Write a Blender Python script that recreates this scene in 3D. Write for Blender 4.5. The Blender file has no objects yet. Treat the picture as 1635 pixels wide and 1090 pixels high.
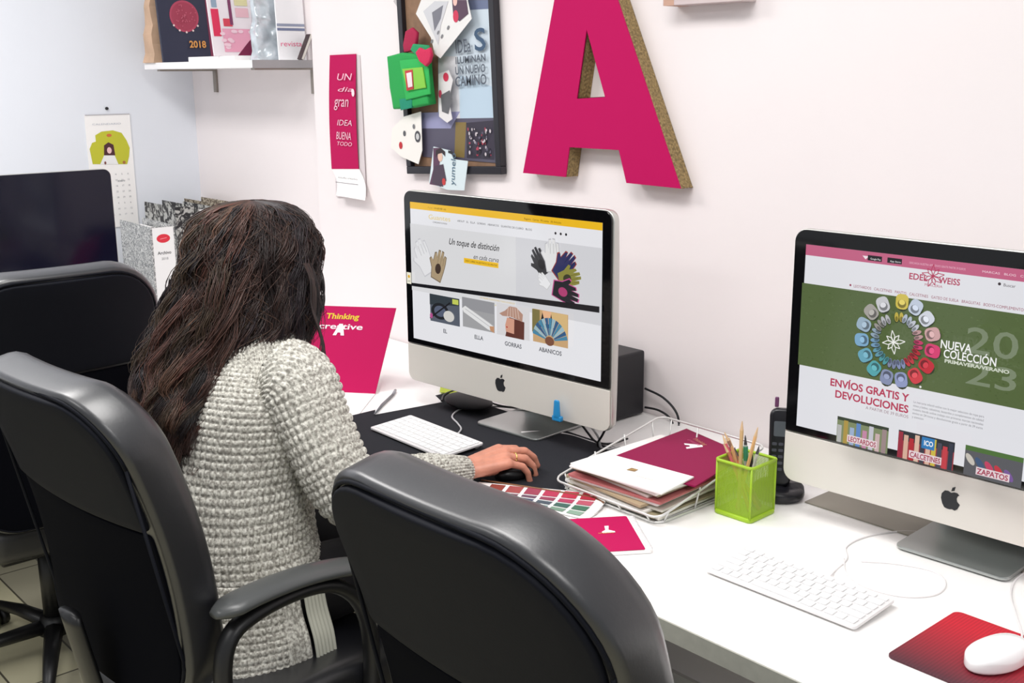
import bpy, bmesh, math, random
from mathutils import Vector as V, Matrix, Quaternion, noise
from mathutils.geometry import tessellate_polygon
random.seed(7)
C = bpy.context.scene.collection
PI = math.pi
# ---------------------------------------------------------------- camera
FPX = 1788.94
R = Matrix(((0.660865, 0.17037447, -0.73091038),
            (0.75047618, -0.15852352, 0.64160408),
            (-0.00655353, -0.97254451, -0.23262463)))     # world <- (right, down, forward)
CAM = V((0, 0, 1.56))
cd = bpy.data.cameras.new('camera'); cam = bpy.data.objects.new('camera', cd); C.objects.link(cam)
cd.lens = FPX / 1635 * 36; cd.sensor_width = 36; cd.clip_start = .05
m = Matrix.Identity(4)
for i in range(3):
    m[i][0] = R[i][0]; m[i][1] = -R[i][1]; m[i][2] = -R[i][2]; m[i][3] = CAM[i]
cam.matrix_world = m
bpy.context.scene.camera = cam
# ---------------------------------------------------------------- world, lights, exposure
vs = bpy.context.scene.view_settings
vs.view_transform = 'Standard'; vs.look = 'None'; vs.gamma = 1; vs.use_curve_mapping = False
vs.exposure = 0.0
w = bpy.data.worlds.new('room_light'); bpy.context.scene.world = w; w.use_nodes = True
w.node_tree.nodes['Background'].inputs[0].default_value = (.93, .96, 1, 1)
w.node_tree.nodes['Background'].inputs[1].default_value = .47
def area(name, loc, sx, sy, watt, rot=(0, 0, 0), col=(1, .98, .96)):
    l = bpy.data.lights.new(name, 'AREA'); l.shape = 'RECTANGLE'; l.size = sx; l.size_y = sy
    l.energy = watt; l.color = col
    o = bpy.data.objects.new(name, l); o.location = loc; o.rotation_euler = rot; C.objects.link(o)
area('ceiling_panel', (-3.1, .45, 2.7), 1.2, .6, 35)
area('ceiling_panel', (-1.2, .7, 2.7), 1.2, .6, 29)
area('ceiling_panel', (-2.0, -1.3, 2.7), 1.2, .6, 21)
area('ceiling_panel', (.7, .2, 2.7), 1.2, .6, 24)

def proj(p):
    c = R.transposed() @ (V(p) - CAM)
    return (817.5 + FPX * c[0] / c[2], 545 + FPX * c[1] / c[2])
def ray(u, v): return R @ V((u - 817.5, v - 545, FPX)).normalized()
def at(u, v, ax, val):
    r = ray(u, v); return CAM + r * ((val - CAM[ax]) / r[ax])
def atd(u, v, d):
    r = V((u - 817.5, v - 545, FPX)) / FPX; return CAM + R @ (r * d)
# ---------------------------------------------------------------- materials
def lin(c):
    return tuple(((x / 255) / 12.92 if x <= 10 else ((x / 255 + .055) / 1.055) ** 2.4) for x in c)
MC = {}
def mat(name, c, rough=.6, metal=0, var=0, vscale=20, bump=0, bscale=60, coat=0, alpha=1, spec=.5):
    if name in MC: return MC[name]
    M = bpy.data.materials.new(name); M.use_nodes = True; nt = M.node_tree; b = nt.nodes['Principled BSDF']
    l = lin(c); b.inputs['Base Color'].default_value = (*l, 1)
    b.inputs['Roughness'].default_value = rough; b.inputs['Metallic'].default_value = metal
    b.inputs['Coat Weight'].default_value = coat; b.inputs['Coat Roughness'].default_value = .3 if coat > .5 else .05; b.inputs['Alpha'].default_value = alpha
    b.inputs['Specular IOR Level'].default_value = spec
    if var or bump:
        tc = nt.nodes.new('ShaderNodeTexCoord')
    if var:
        n = nt.nodes.new('ShaderNodeTexNoise'); n.inputs['Scale'].default_value = vscale; n.inputs['Detail'].default_value = 4
        nt.links.new(tc.outputs['Object'], n.inputs['Vector'])
        r = nt.nodes.new('ShaderNodeValToRGB'); r.color_ramp.elements[0].position = .3; r.color_ramp.elements[1].position = .7
        r.color_ramp.elements[0].color = (*[max(0, x * (1 - var)) for x in l], 1)
        r.color_ramp.elements[1].color = (*[min(1, x * (1 + var)) for x in l], 1)
        nt.links.new(n.outputs[0], r.inputs[0]); nt.links.new(r.outputs[0], b.inputs['Base Color'])
    if bump:
        n = nt.nodes.new('ShaderNodeTexNoise'); n.inputs['Scale'].default_value = bscale; n.inputs['Detail'].default_value = 3
        nt.links.new(tc.outputs['Object'], n.inputs['Vector'])
        bp = nt.nodes.new('ShaderNodeBump'); bp.inputs['Strength'].default_value = bump; bp.inputs['Distance'].default_value = .002
        nt.links.new(n.outputs[0], bp.inputs['Height']); nt.links.new(bp.outputs[0], b.inputs['Normal'])
    MC[name] = M; return M
def attr_mat(name, emit=0, rough=.6, coat=0):
    if name in MC: return MC[name]
    M = bpy.data.materials.new(name); M.use_nodes = True; nt = M.node_tree; b = nt.nodes['Principled BSDF']
    a = nt.nodes.new('ShaderNodeAttribute'); a.attribute_name = 'Col'
    b.inputs['Roughness'].default_value = rough; b.inputs['Coat Weight'].default_value = coat
    if emit:
        b.inputs['Base Color'].default_value = (.004, .004, .005, 1)
        nt.links.new(a.outputs['Color'], b.inputs['Emission Color']); b.inputs['Emission Strength'].default_value = emit
    else:
        nt.links.new(a.outputs['Color'], b.inputs['Base Color'])
    MC[name] = M; return M
# ---------------------------------------------------------------- helpers
def tag(o, label=None, cat=None, group=None, kind=None):
    if label: o['label'] = label
    if cat: o['category'] = cat
    if group: o['group'] = group
    if kind: o['kind'] = kind
    return o
def thing(name, label, cat, loc=(0, 0, 0), rz=0, group=None):
    o = bpy.data.objects.new(name, None); o.empty_display_size = .05; C.objects.link(o)
    o.location = loc; o.rotation_euler = (0, 0, rz)
    return tag(o, label, cat, group)
def obj(name, bm, mt, parent=None, smooth=False, loc=None, rot=None):
    me = bpy.data.meshes.new(name); bm.normal_update(); bm.to_mesh(me); bm.free()
    for x in (mt if isinstance(mt, (list, tuple)) else [mt]): me.materials.append(x)
    if smooth:
        for p in me.polygons: p.use_smooth = True
    o = bpy.data.objects.new(name, me); C.objects.link(o)
    if parent: o.parent = parent
    if loc is not None: o.location = loc
    if rot is not None: o.rotation_euler = rot
    return o
def copy_tree(o, parent=None):
    c = o.copy(); C.objects.link(c); c.parent = parent
    for ch in list(o.children): copy_tree(ch, c)
    return c
def B(): return bmesh.new()
def box(bm, c, s, M=None, bev=0):
    r = bmesh.ops.create_cube(bm, size=1)
    vs_ = r['verts']
    for v in vs_: v.co = V((v.co.x * s[0] + c[0], v.co.y * s[1] + c[1], v.co.z * s[2] + c[2]))
    if bev:
        es = list({e for v in vs_ for e in v.link_edges})
        r = bmesh.ops.bevel(bm, geom=es, offset=bev, segments=3, profile=.5, affect='EDGES')
        vs_ = list({v for f in r['faces'] for v in f.verts} | {v for v in vs_ if v.is_valid})
    if M is not None:
        for v in vs_: v.co = M @ v.co
    return vs_
def rrect(w, h, r, n=6, cx=0, cy=0):
    if not isinstance(r, (list, tuple)): r = (r,) * 4      # tr, tl, bl, br
    pts = []
    for k, (sx, sy) in enumerate(((1, 1), (-1, 1), (-1, -1), (1, -1))):
        rr = r[k]
        for i in range(n + 1):
            a = PI / 2 * (k + i / n)
            pts.append((cx + sx * (w / 2 - rr) + rr * math.cos(a), cy + sy * (h / 2 - rr) + rr * math.sin(a)))
    return pts
def onormals(p):
    n = len(p); out = []
    for i in range(n):
        a = V((*p[i - 1], 0)); b = V((*p[(i + 1) % n], 0)); d = (b - a)
        j = 1
        while d.length < 1e-7 and j < 4:
            j += 1; d = V((*p[(i + j) % n], 0)) - V((*p[i - j], 0))
        d = d.normalized() if d.length else V((1, 0, 0)); out.append((d.y, -d.x))
    return out
def dense(p, mx):
    out = []
    for i in range(len(p)):
        a, b = p[i], p[(i + 1) % len(p)]; L = math.hypot(b[0] - a[0], b[1] - a[1]); k = max(1, int(L / mx))
        for j in range(k): out.append((a[0] + (b[0] - a[0]) * j / k, a[1] + (b[1] - a[1]) * j / k))
    return out
def pillow(bm, outline, th, bev, seg=4, cap=4, f=None, bev2=None):
    if f is not None and max(abs(p[0]) + abs(p[1]) for p in outline) > .15: outline = dense(outline, .03)
    """closed slab: outline in local xy, thickness along z (0..th), rounded rims; f maps (x,y,z)->V"""
    nn = onormals(outline); n = len(outline)
    cx = sum(p[0] for p in outline) / n; cy = sum(p[1] for p in outline) / n
    rings = []
    b2 = bev if bev2 is None else bev2
    def ring(off, z): return [(p[0] - q[0] * off, p[1] - q[1] * off, z) for p, q in zip(outline, nn)]
    bot = ring(bev, 0)
    for k in range(cap, 0, -1): s = (1 - k / cap) ; 
    capr = lambda base, z: [[(cx + (p[0] - cx) * (k / cap), cy + (p[1] - cy) * (k / cap), z) for p in base] for k in range(1, cap)]
    rings += capr(bot, 0)
    for k in range(seg + 1):
        a = PI / 2 * k / seg; rings.append(ring(bev * (1 - math.sin(a)), bev * (1 - math.cos(a))))
    for k in range(seg + 1):
        a = PI / 2 * k / seg; rings.append(ring(b2 * (1 - math.cos(a)), th - b2 * (1 - math.sin(a))))
    top = ring(b2, th)
    rings += capr(top, th)[::-1]
    F = f or (lambda x, y, z: V((x, y, z)))
    vr = [[bm.verts.new(F(*p)) for p in r] for r in rings]
    for a, b in zip(vr[:-1], vr[1:]):
        for i in range(n):
            j = (i + 1) % n
            try: bm.faces.new((a[i], a[j], b[j], b[i]))
            except ValueError: pass
    c0 = bm.verts.new(F(cx, cy, 0)); c1 = bm.verts.new(F(cx, cy, th))
    for i in range(n):
        j = (i + 1) % n
        bm.faces.new((c0, vr[0][j], vr[0][i])); bm.faces.new((c1, vr[-1][i], vr[-1][j]))
def smoothpath(pts, n=8):
    pts = [V(p) for p in pts]
    if len(pts) < 3: return pts
    out = []
    for i in range(len(pts) - 1):
        p0 = pts[max(i - 1, 0)]; p1 = pts[i]; p2 = pts[i + 1]; p3 = pts[min(i + 2, len(pts) - 1)]
        for k in range(n):
            t = k / n
            out.append(.5 * ((2 * p1) + (p2 - p0) * t + (2 * p0 - 5 * p1 + 4 * p2 - p3) * t * t + (3 * p1 - p0 - 3 * p2 + p3) * t ** 3))
    out.append(pts[-1]); return out
def tube(bm, pts, r, seg=8, up=V((0, 0, 1)), ry=None, caps=True):
    """r radius (number or list); ry second radius; up keeps the section's second axis near 'up'"""
    pts = [V(p) for p in pts]; n = len(pts); rings = []
    for i, p in enumerate(pts):
        t = (pts[min(i + 1, n - 1)] - pts[max(i - 1, 0)]).normalized()
        u = up - t * up.dot(t)
        if u.length < .05:
            u = V((1, 0, 0)) - t * t.x
            if u.length < .05: u = V((0, 1, 0)) - t * t.y
        u.normalize(); s = t.cross(u)
        a = r[i] if isinstance(r, (list, tuple)) else r
        b = a if ry is None else (ry[i] if isinstance(ry, (list, tuple)) else ry)
        rings.append([bm.verts.new(p + s * (a * math.cos(2 * PI * k / seg)) + u * (b * math.sin(2 * PI * k / seg))) for k in range(seg)])
    for a, b in zip(rings[:-1], rings[1:]):
        for k in range(seg):
            j = (k + 1) % seg; bm.faces.new((a[k], a[j], b[j], b[k]))
    if caps:
        bm.faces.new(rings[0][::-1]); bm.faces.new(rings[-1])
    return rings
def capsule(bm, p0, p1, r0, r1, seg=12):
    p0 = V(p0); p1 = V(p1); d = (p1 - p0).normalized(); pts = []; rr = []
    for k in range(5):
        a = PI / 2 * (k + .15) / 5; pts.append(p0 - d * r0 * math.cos(a)); rr.append(r0 * math.sin(a))
    for k in range(5):
        a = PI / 2 * k / 5; pts.append(p1 + d * r1 * math.sin(a) * .995); rr.append(r1 * max(math.cos(a), .1))
    tube(bm, pts, rr, seg)
def ellipsoid(bm, c, rad, M=None, seg=20):
    r = bmesh.ops.create_uvsphere(bm, u_segments=seg, v_segments=seg // 2 + 2, radius=1)
    for v in r['verts']:
        q = V((v.co.x * rad[0], v.co.y * rad[1], v.co.z * rad[2]))
        if M is not None: q = M @ q
        v.co = q + V(c)
def cyl(bm, c, r, h, seg=24, r2=None, M=None):
    rr = r if r2 is None else r2
    a = [bm.verts.new(V((c[0] + r * math.cos(2 * PI * k / seg), c[1] + r * math.sin(2 * PI * k / seg), c[2]))) for k in range(seg)]
    b = [bm.verts.new(V((c[0] + rr * math.cos(2 * PI * k / seg), c[1] + rr * math.sin(2 * PI * k / seg), c[2] + h))) for k in range(seg)]
    for k in range(seg):
        j = (k + 1) % seg; bm.faces.new((a[k], a[j], b[j], b[k]))
    bm.faces.new(a[::-1]); bm.faces.new(b)
    if M is not None:
        for v in a + b: v.co = M @ v.co
def quad(bm, a, b, c, d): bm.faces.new([bm.verts.new(V(p)) for p in (a, b, c, d)])
def sheet(bm, a, b, c, d, th=.0006, nx=6, ny=6, lift=None):
    """thin sheet over the quad a b c d with real thickness (upwards) and optional curl lift(s,t)"""
    a, b, c, d = map(V, (a, b, c, d)); nrm = (b - a).cross(d - a).normalized()
    g = []
    for k in (0, 1):
        rows = []
        for j in range(ny + 1):
            t = j / ny; row = []
            for i in range(nx + 1):
                s = i / nx; p = (a * (1 - s) + b * s) * (1 - t) + (d * (1 - s) + c * s) * t
                if lift: p = p + lift(s, t)
                row.append(bm.verts.new(p + nrm * th * k))
            rows.append(row)
        g.append(rows)
    for j in range(ny):
        for i in range(nx):
            q = g[1]; bm.faces.new((q[j][i], q[j][i + 1], q[j + 1][i + 1], q[j + 1][i]))
            q = g[0]; bm.faces.new((q[j][i], q[j + 1][i], q[j + 1][i + 1], q[j][i + 1]))
    rim = [(0, i) for i in range(nx)] + [(j, nx) for j in range(ny)] + [(ny, i) for i in range(nx, 0, -1)] + [(j, 0) for j in range(ny, 0, -1)]
    for k in range(len(rim)):
        p, q = rim[k], rim[(k + 1) % len(rim)]
        bm.faces.new((g[0][p[0]][p[1]], g[0][q[0]][q[1]], g[1][q[0]][q[1]], g[1][p[0]][p[1]]))

class Art:
    """flat printed or lit picture on a plane: O origin, U right, W up (unit vectors), parts layered a hair apart"""
    def __init__(s, O, U, W):
        s.O, s.U, s.W = V(O), V(U).normalized(), V(W).normalized(); s.N = s.U.cross(s.W); s.P = []; s.z = 0
    def px(s, u, v):
        r = ray(u, v); t = s.N.dot(s.O - CAM) / s.N.dot(r); p = CAM + r * t - s.O
        return (p.dot(s.U), p.dot(s.W))
    def up(s, d=.00012): s.z += d
    def poly(s, pts, c, layer=True):
        if layer: s.up()
        tri = tessellate_polygon([[V((*p, 0)) for p in pts]])
        s.P.append(([(*p, s.z) for p in pts], [tuple(t) for t in tri], c))
    def ppx(s, pts, c): s.poly([s.px(*p) for p in pts], c)
    def rect(s, x0, y0, x1, y1, c): s.poly([(x0, y0), (x1, y0), (x1, y1), (x0, y1)], c)
    def disc(s, x, y, rx, ry, c, n=24, rot=0):
        s.poly([(x + rx * math.cos(2 * PI * k / n) * math.cos(rot) - ry * math.sin(2 * PI * k / n) * math.sin(rot),
                 y + rx * math.cos(2 * PI * k / n) * math.sin(rot) + ry * math.sin(2 * PI * k / n) * math.cos(rot)) for k in range(n)], c)
    def line(s, p, q, w, c):
        d = V((q[0] - p[0], q[1] - p[1])); n = V((-d.y, d.x)).normalized() * w / 2
        s.poly([(p[0] - n.x, p[1] - n.y), (q[0] - n.x, q[1] - n.y), (q[0] + n.x, q[1] + n.y), (p[0] + n.x, p[1] + n.y)], c)
    def text(s, t, x, y, size, c, shear=0, align='LEFT', width=None, rot=0, bold=0):
        cu = bpy.data.curves.new('t', 'FONT'); cu.body = t; cu.size = size; cu.shear = shear; cu.align_x = align; cu.offset = bold
        cu.resolution_u = 3
        o = bpy.data.objects.new('t', cu); C.objects.link(o)
        dg = bpy.context.evaluated_depsgraph_get(); me = bpy.data.meshes.new_from_object(o.evaluated_get(dg))
        co = [v.co.copy() for v in me.vertices]
        k = 1
        if width and co: k = width / max(1e-6, (max(v.x for v in co) - min(v.x for v in co)))
        s.up(); cr, sr = math.cos(rot), math.sin(rot)
        pts = [(x + v.x * k * cr - v.y * sr, y + v.x * k * sr + v.y * cr, s.z) for v in co]
        s.P.append((pts, [tuple(p.vertices) for p in me.polygons], c))
        bpy.data.objects.remove(o); bpy.data.curves.remove(cu); bpy.data.meshes.remove(me)
    def build(s, name, mt, parent=None, warp=None, lift=.0004):
        me = bpy.data.meshes.new(name); vs_, fs, cols = [], [], []
        for pts, faces, c in s.P:
            b = len(vs_)
            for p in pts:
                q = s.O + s.U * p[0] + s.W * p[1] + s.N * (p[2] + lift)
                if warp: q = warp(q, p)
                vs_.append(q)
            for f in faces:
                a = [V(pts[i]) for i in f[:3]]
                if (a[1] - a[0]).cross(a[2] - a[0]).z < 0: f = f[::-1]
                fs.append([b + i for i in f]); cols.append(c)
        inv = parent.matrix_world.inverted() if parent else Matrix.Identity(4)
        me.from_pydata([inv @ v for v in vs_], [], fs)
        at_ = me.color_attributes.new('Col', 'FLOAT_COLOR', 'CORNER')
        for p, c in zip(me.polygons, cols):
            l = (*lin(c), 1)
            for li in p.loop_indices: at_.data[li].color = l
        me.materials.append(mt)
        o = bpy.data.objects.new(name, me); C.objects.link(o)
        if parent: o.parent = parent
        return o
def upd(): bpy.context.view_layer.update()
PRINT = attr_mat('printed_paper', 0, .55)
LIT = attr_mat('lit_display', 1, .12, 0)
WALLM = mat('wall_paint', (241, 233, 233), .8, var=.015, vscale=2, bump=.08, bscale=120)
WALLB = mat('end_wall_paint', (231, 235, 242), .8, var=.015, vscale=2, bump=.08, bscale=120)
MAG = (188, 16, 86)
# ---------------------------------------------------------------- room
XE = -4.27; YW = 2.01; YR = 2.07
b = B()
box(b, ((-3.27 + 1.6) / 2, YW + .1, 1.35), (1.6 + 3.27, .2, 2.7)); box(b, ((XE - .2 - 3.27) / 2, YR + .07, 1.35), (-3.27 - XE + .2, .14, 2.7))
tag(obj('wall_back', b, WALLM), kind='structure')
b = B(); box(b, (XE - .1, .0, 1.35), (.2, 4.14, 2.7)); tag(obj('wall_left', b, WALLB), kind='structure')
# floor : pale laminate boards
FM = bpy.data.materials.new('laminate_floor'); FM.use_nodes = True; nt = FM.node_tree; bs = nt.nodes['Principled BSDF']
tc = nt.nodes.new('ShaderNodeTexCoord'); br = nt.nodes.new('ShaderNodeTexBrick'); br.offset = .37
br.inputs['Scale'].default_value = 1; br.inputs['Brick Width'].default_value = 1.2; br.inputs['Row Height'].default_value = .19
br.inputs['Mortar Size'].default_value = .003
br.inputs['Color1'].default_value = (*lin((206, 200, 168)), 1); br.inputs['Color2'].default_value = (*lin((176, 171, 150)), 1); br.inputs['Mortar'].default_value = (*lin((90, 86, 74)), 1)
nt.links.new(tc.outputs['Object'], br.inputs['Vector']); nt.links.new(br.outputs[0], bs.inputs['Base Color']); bs.inputs['Roughness'].default_value = .35
b = B(); box(b, (-1.35, 0, -.05), (6.3, 4.5, .1)); tag(obj('floor', b, FM), kind='structure')
b = B(); box(b, (-.83, YW - .006, .04), (4.85, .012, .08)); tag(obj('baseboard_back', b, mat('baseboard', (225, 222, 218), .5)), kind='structure')
b = B(); box(b, (XE + .006, 0, .04), (.012, 4, .08)); tag(obj('baseboard_left', b, mat('baseboard', (225, 222, 218), .5)), kind='structure')
# ---------------------------------------------------------------- desks
DZ = .74
DT = mat('white_laminate', (252, 250, 248), .35, var=.01, vscale=3)
EDGE = mat('desk_edge_band', (168, 168, 158), .5, var=.06, vscale=60)
t = thing('desk', 'long white desk running under the computers along the wall', 'desk', (-.9, 1.6, 0))
b = B(); box(b, (-.35, .012, DZ - .017), (4.9, .784, .034), bev=.002); obj('tabletop', b, DT, t)
b = B(); box(b, (-.35, -.381, DZ - .0175), (4.9, .004, .031)); obj('edge_band', b, EDGE, t)
for x in (-2.4, -.9, .7, 2.0):
    b = B(); box(b, (x, .05, .3515), (.03, .66, .703), bev=.002); obj('leg_panel', b, mat('desk_grey', (120, 120, 116), .5), t)
b = B(); box(b, (-.1, .28, .5), (1.96, .018, .36)); obj('modesty_panel', b, mat('desk_grey', (120, 120, 116), .5), t)
t = thing('side_desk', 'white side desk along the end wall under the dark monitor', 'desk', (-3.8, .2, 0))
b = B(); box(b, (.01, 0, DZ - .017), (.88, 2.0, .034), bev=.002); obj('tabletop', b, DT, t)
for y in (-.9, .9):
    b = B(); box(b, (.02, y, .3515), (.8, .03, .703), bev=.002); obj('leg_panel', b, mat('desk_grey', (120, 120, 116), .5), t)
b = B(); box(b, (.10, 0, .3615), (.02, 1.76, .68)); obj('added_shade_board', b, mat('shade_board_dark', (22, 20, 26), .6), t)  # added near-black board hiding the lit floor, stands in for under-desk shade
# cable strip at the back of the desk
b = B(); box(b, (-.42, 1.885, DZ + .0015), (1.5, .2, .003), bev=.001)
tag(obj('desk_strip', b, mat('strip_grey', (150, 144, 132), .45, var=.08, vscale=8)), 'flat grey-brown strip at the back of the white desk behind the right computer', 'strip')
# black desk mat
b = B(); pillow(b, rrect(.72, .53, .012, 4), .003, .001, 2, 2)
tag(obj('desk_mat', b, mat('mat_black', (40, 41, 46), .9, bump=.1, bscale=400, spec=.2), None, False, (-1.89, 1.487, DZ)), 'black desk mat under the middle computer and its keyboard', 'desk mat')

# ---------------------------------------------------------------- desktop computers
ALU = mat('aluminium', (205, 205, 200), .34, .75)
ALUC = mat('aluminium_chin', (224, 220, 212), .45, .2)
GLASS = mat('black_glass', (9, 9, 12), .06, 0, spec=.6)
def imac(label, x, y, rz, off=False):
    # local: x right, y back (+y to the wall), screen surface at y=0
    t = thing('desktop_computer', label, 'computer', (x, y, DZ + .0032), rz); upd()
    z0, z1, zc = .073, .546, .168; H = z1 - z0; W = .65; cz = (z0 + z1) / 2
    b = B()   # shell with bulging back
    def f(px, py, pz):
        q = max(0, 1 - (2 * px / W) ** 2) * max(0, 1 - (2 * py / H) ** 2)
        return V((px, .004 + (pz + (.035 * q ** .5 if pz > .012 else 0)), py + cz))
    pillow(b, rrect(W, H, .024, 6), .022, .002, 3, 8, f=f, bev2=.012)
    shell = obj('shell', b, ALU, t, True)
    b = B(); pillow(b, rrect(W - .006, zc - z0 - .002, (.002, .002, .022, .022), 6), .0035, .001, 2, 2, f=lambda a, c, d: V((a, d, c + (z0 + zc) / 2)))
    obj('chin', b, ALUC, t, False)
    b = B(); pillow(b, rrect(W - .006, z1 - zc - .003, (.022, .022, .002, .002), 6), .004, .0012, 2, 2, f=lambda a, c, d: V((a, d - .0005, c + (z1 + zc) / 2)))
    obj('glass_front', b, GLASS if not off else mat('dark_glass', (14, 14, 34), .1, 0, spec=.4), t, False)
    # foot: bent aluminium sheet, base + neck
    b = B(); pillow(b, rrect(.20, .185, .016, 5), .006, .002, 2, 3, f=lambda a, c, d: V((a, .105 + c, d)))
    pts = [(0, .17, .004), (0, .185, .04), (0, .15, .10), (0, .095, .17), (0, .06, .25)]
    tube(b, smoothpath(pts, 6), .1 * .97, 12, up=V((0, 1, 0)), ry=.004)
    obj('foot', b, mat('foot_aluminium', (176, 180, 178), .3, .8), t, False)
    b = B()  # apple outline on the chin
    A = [(0, -.5), (.12, -.46), (.25, -.5), (.38, -.4), (.48, -.15), (.34, -.02), (.3, .12), (.34, .26), (.42, .33), (.3, .42), (.15, .42), (0, .36), (-.15, .42), (-.32, .4), (-.46, .22), (-.48, -.02), (-.4, -.28), (-.28, -.46), (-.14, -.5)]
    L = [(0, .44), (.16, .5), (.2, .72), (.05, .64)]
    for pl in (A, L):
        s = .034
        vs0 = [b.verts.new((p[0] * s, -.0006, p[1] * s + (z0 + zc) / 2)) for p in pl]
        bm_f = b.faces.new(vs0)
        r = bmesh.ops.extrude_face_region(b, geom=[bm_f])
        for v in r['geom']:
            if isinstance(v, bmesh.types.BMVert): v.co.y += .001
    obj('logo', b, mat('logo_black', (30, 32, 36), .3), t)
    upd(); return t
def screen_art(t):
    M = t.matrix_world; O = M @ V((0, -.0006, .351)); U = (M.to_3x3() @ V((1, 0, 0)))
    return Art(O, U, (0, 0, 1))
SW, SH = .597, .336
mid = imac('silver and black computer with a gloves shop page, in the middle of the desk', -1.888, 1.621, math.radians(4.7))
rig = imac('silver and black computer with a pink and green kids shop page, at the right', -.838, 1.707, math.radians(2.5))
off = imac('computer with a dark switched-off screen on the side desk at the left', -3.42, 1.03, -PI / 2 + PI, True)
off.rotation_euler = (0, 0, PI / 2); off.location = (-3.40, 1.035, DZ)
upd()

BL, WH, INK = (22, 22, 26), (226, 226, 230), (40, 40, 44)
def glove(a, x, y, s, rot, c, hole=None, fingers=True, edge=None):
    cr, sr = math.cos(rot), math.sin(rot)
    def T(p): return (x + s * (p[0] * cr - p[1] * sr), y + s * (p[0] * sr + p[1] * cr))
    pts = [(-.34, -.7), (.3, -.7), (.38, -.1), (.4, .25), (.38, .55), (.24, .58), (.2, .3), (.18, .72), (.04, .74), (.0, .34), (-.03, .72), (-.17, .7), (-.2, .3), (-.26, .56), (-.38, .5), (-.4, .1), (-.56, .22), (-.64, .1), (-.42, -.25)]
    if edge: a.poly([T((p[0] * 1.1, p[1] * 1.08)) for p in pts], edge)
    a.poly([T(p) for p in pts], c)
    if hole: a.disc(*T((0, -.15)), s * .2, s * .26, hole, 14, rot)
    for q in (-.1, .1, .28): a.line(T((q, .1)), T((q, .55)), s * .02, tuple(int(v * .7) for v in c))
# ---- middle screen
a = screen_art(mid); h, v = SW / 2, SH / 2
a.rect(-h, -v, h, v, WH); a.rect(-h, v - .016, h, v, (232, 182, 32))
P = a.px
a.text('f  y  o   +34 600 000  info', -h + .065, v - .011, .006, (90, 70, 10)); a.text('Registro   Carrito   Mi cuenta   (0) Artículos', h - .22, v - .0115, .006, (80, 60, 10))
a.text('Guantes', -h + .065, v - .036, .016, (222, 196, 110), width=.075); a.text('COMPLEMENTOS MODA', -h + .08, v - .044, .005, INK, width=.05)
a.text('ABOUT   EL   ELLA   GORRAS   ABANICOS   GUANTES DE CUERO   BLOG', -h + .165, v - .034, .0062, INK, width=.235)
for k in range(3): a.disc(h - .128 + .015 * k, v - .033, .003, .003, INK, 10)
a.rect(-h, v - .16, h * .18, v - .052, (212, 212, 214)); a.rect(h * .18, v - .215, h, v - .052, (206, 206, 210))
a.rect(-h, v - .215, h * .18, v - .052, (214, 214, 216))
x, y = P(717, 388); a.text('Un toque de distinción', x, y - .002, .021, (30, 28, 30), .35, width=abs(P(797, 400)[0] - x), bold=.0002)
x, y = P(757, 412); a.text('en cada curva', x - .001, y - .001, .016, (30, 28, 30), .35, width=abs(P(797, 417)[0] - x))
x0, y0 = P(742, 425); x1, y1 = P(797, 428); a.rect(x0, y1, x1, y1 + .012, (234, 186, 40)); a.text('DESCUBRE NUESTROS GUANTES', x0 + .004, y1 + .004, .0055, (60, 50, 20), width=abs(x1 - x0) - .008)
x, y = P(678, 410); glove(a, x, y, .058, .5, (224, 224, 226), edge=(196, 196, 200)); x, y = P(702, 424); glove(a, x, y, .05, -.3, (168, 148, 118), (66, 52, 44), edge=(120, 104, 84))
for (u, v_, s, r, c, hl, e) in ((864, 417, .045, .6, (44, 44, 48), (20, 20, 24), None), (884, 408, .048, .05, (222, 222, 222), None, (186, 186, 190)),
                            (904, 424, .048, -.75, (44, 50, 92), None, (150, 60, 50)), (912, 443, .044, -1.3, (136, 132, 62), (60, 60, 40), None),
                            (906, 467, .05, -1.75, (34, 34, 40), (170, 60, 110), (190, 80, 140)), (872, 447, .026, .9, (228, 228, 230), None, (190, 190, 190))):
    x, y = P(u, v_); glove(a, x, y, s, r, c, hl, edge=e)
pl_ = [P(*q_) for q_ in ((652, 449), (964, 489), (964, 499), (652, 454))]; a.poly([(-h, pl_[0][1]), (h, pl_[1][1]), (h, pl_[2][1]), (-h, pl_[3][1])], BL); yb_ = pl_[0][1]
a.text('LOS MEJORES GUANTES PARA TODOS LOS ESTILOS', 0, yb_ - .0065, .0052, (214, 180, 60), align='CENTER', width=.11)
a.text('DESTACADOS PARA TI ESTA TEMPORADA', 0, yb_ - .018, .005, (214, 190, 80), align='CENTER', width=.13)
x, y = P(657, 443); a.rect(x - .008, y - .014, x + .008, y + .014, (236, 232, 214)); a.disc(x, y + .004, .004, .004, (222, 170, 40), 12); a.text('4.9', x, y - .01, .007, INK, align='CENTER')
tiles = [((691, 470), (738, 474), (738, 519), (691, 512)), ((743, 475), (794, 480), (794, 529), (743, 521)), ((798, 484), (850, 489), (850, 541), (797, 534)), ((856, 494), (912, 499), (911, 553), (855, 545))]
names = ['EL', 'ELLA', 'GORRAS', 'ABANICOS']; nmp = [(715, 528), (768, 538), (824, 550), (883, 560)]
tb = []
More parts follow.
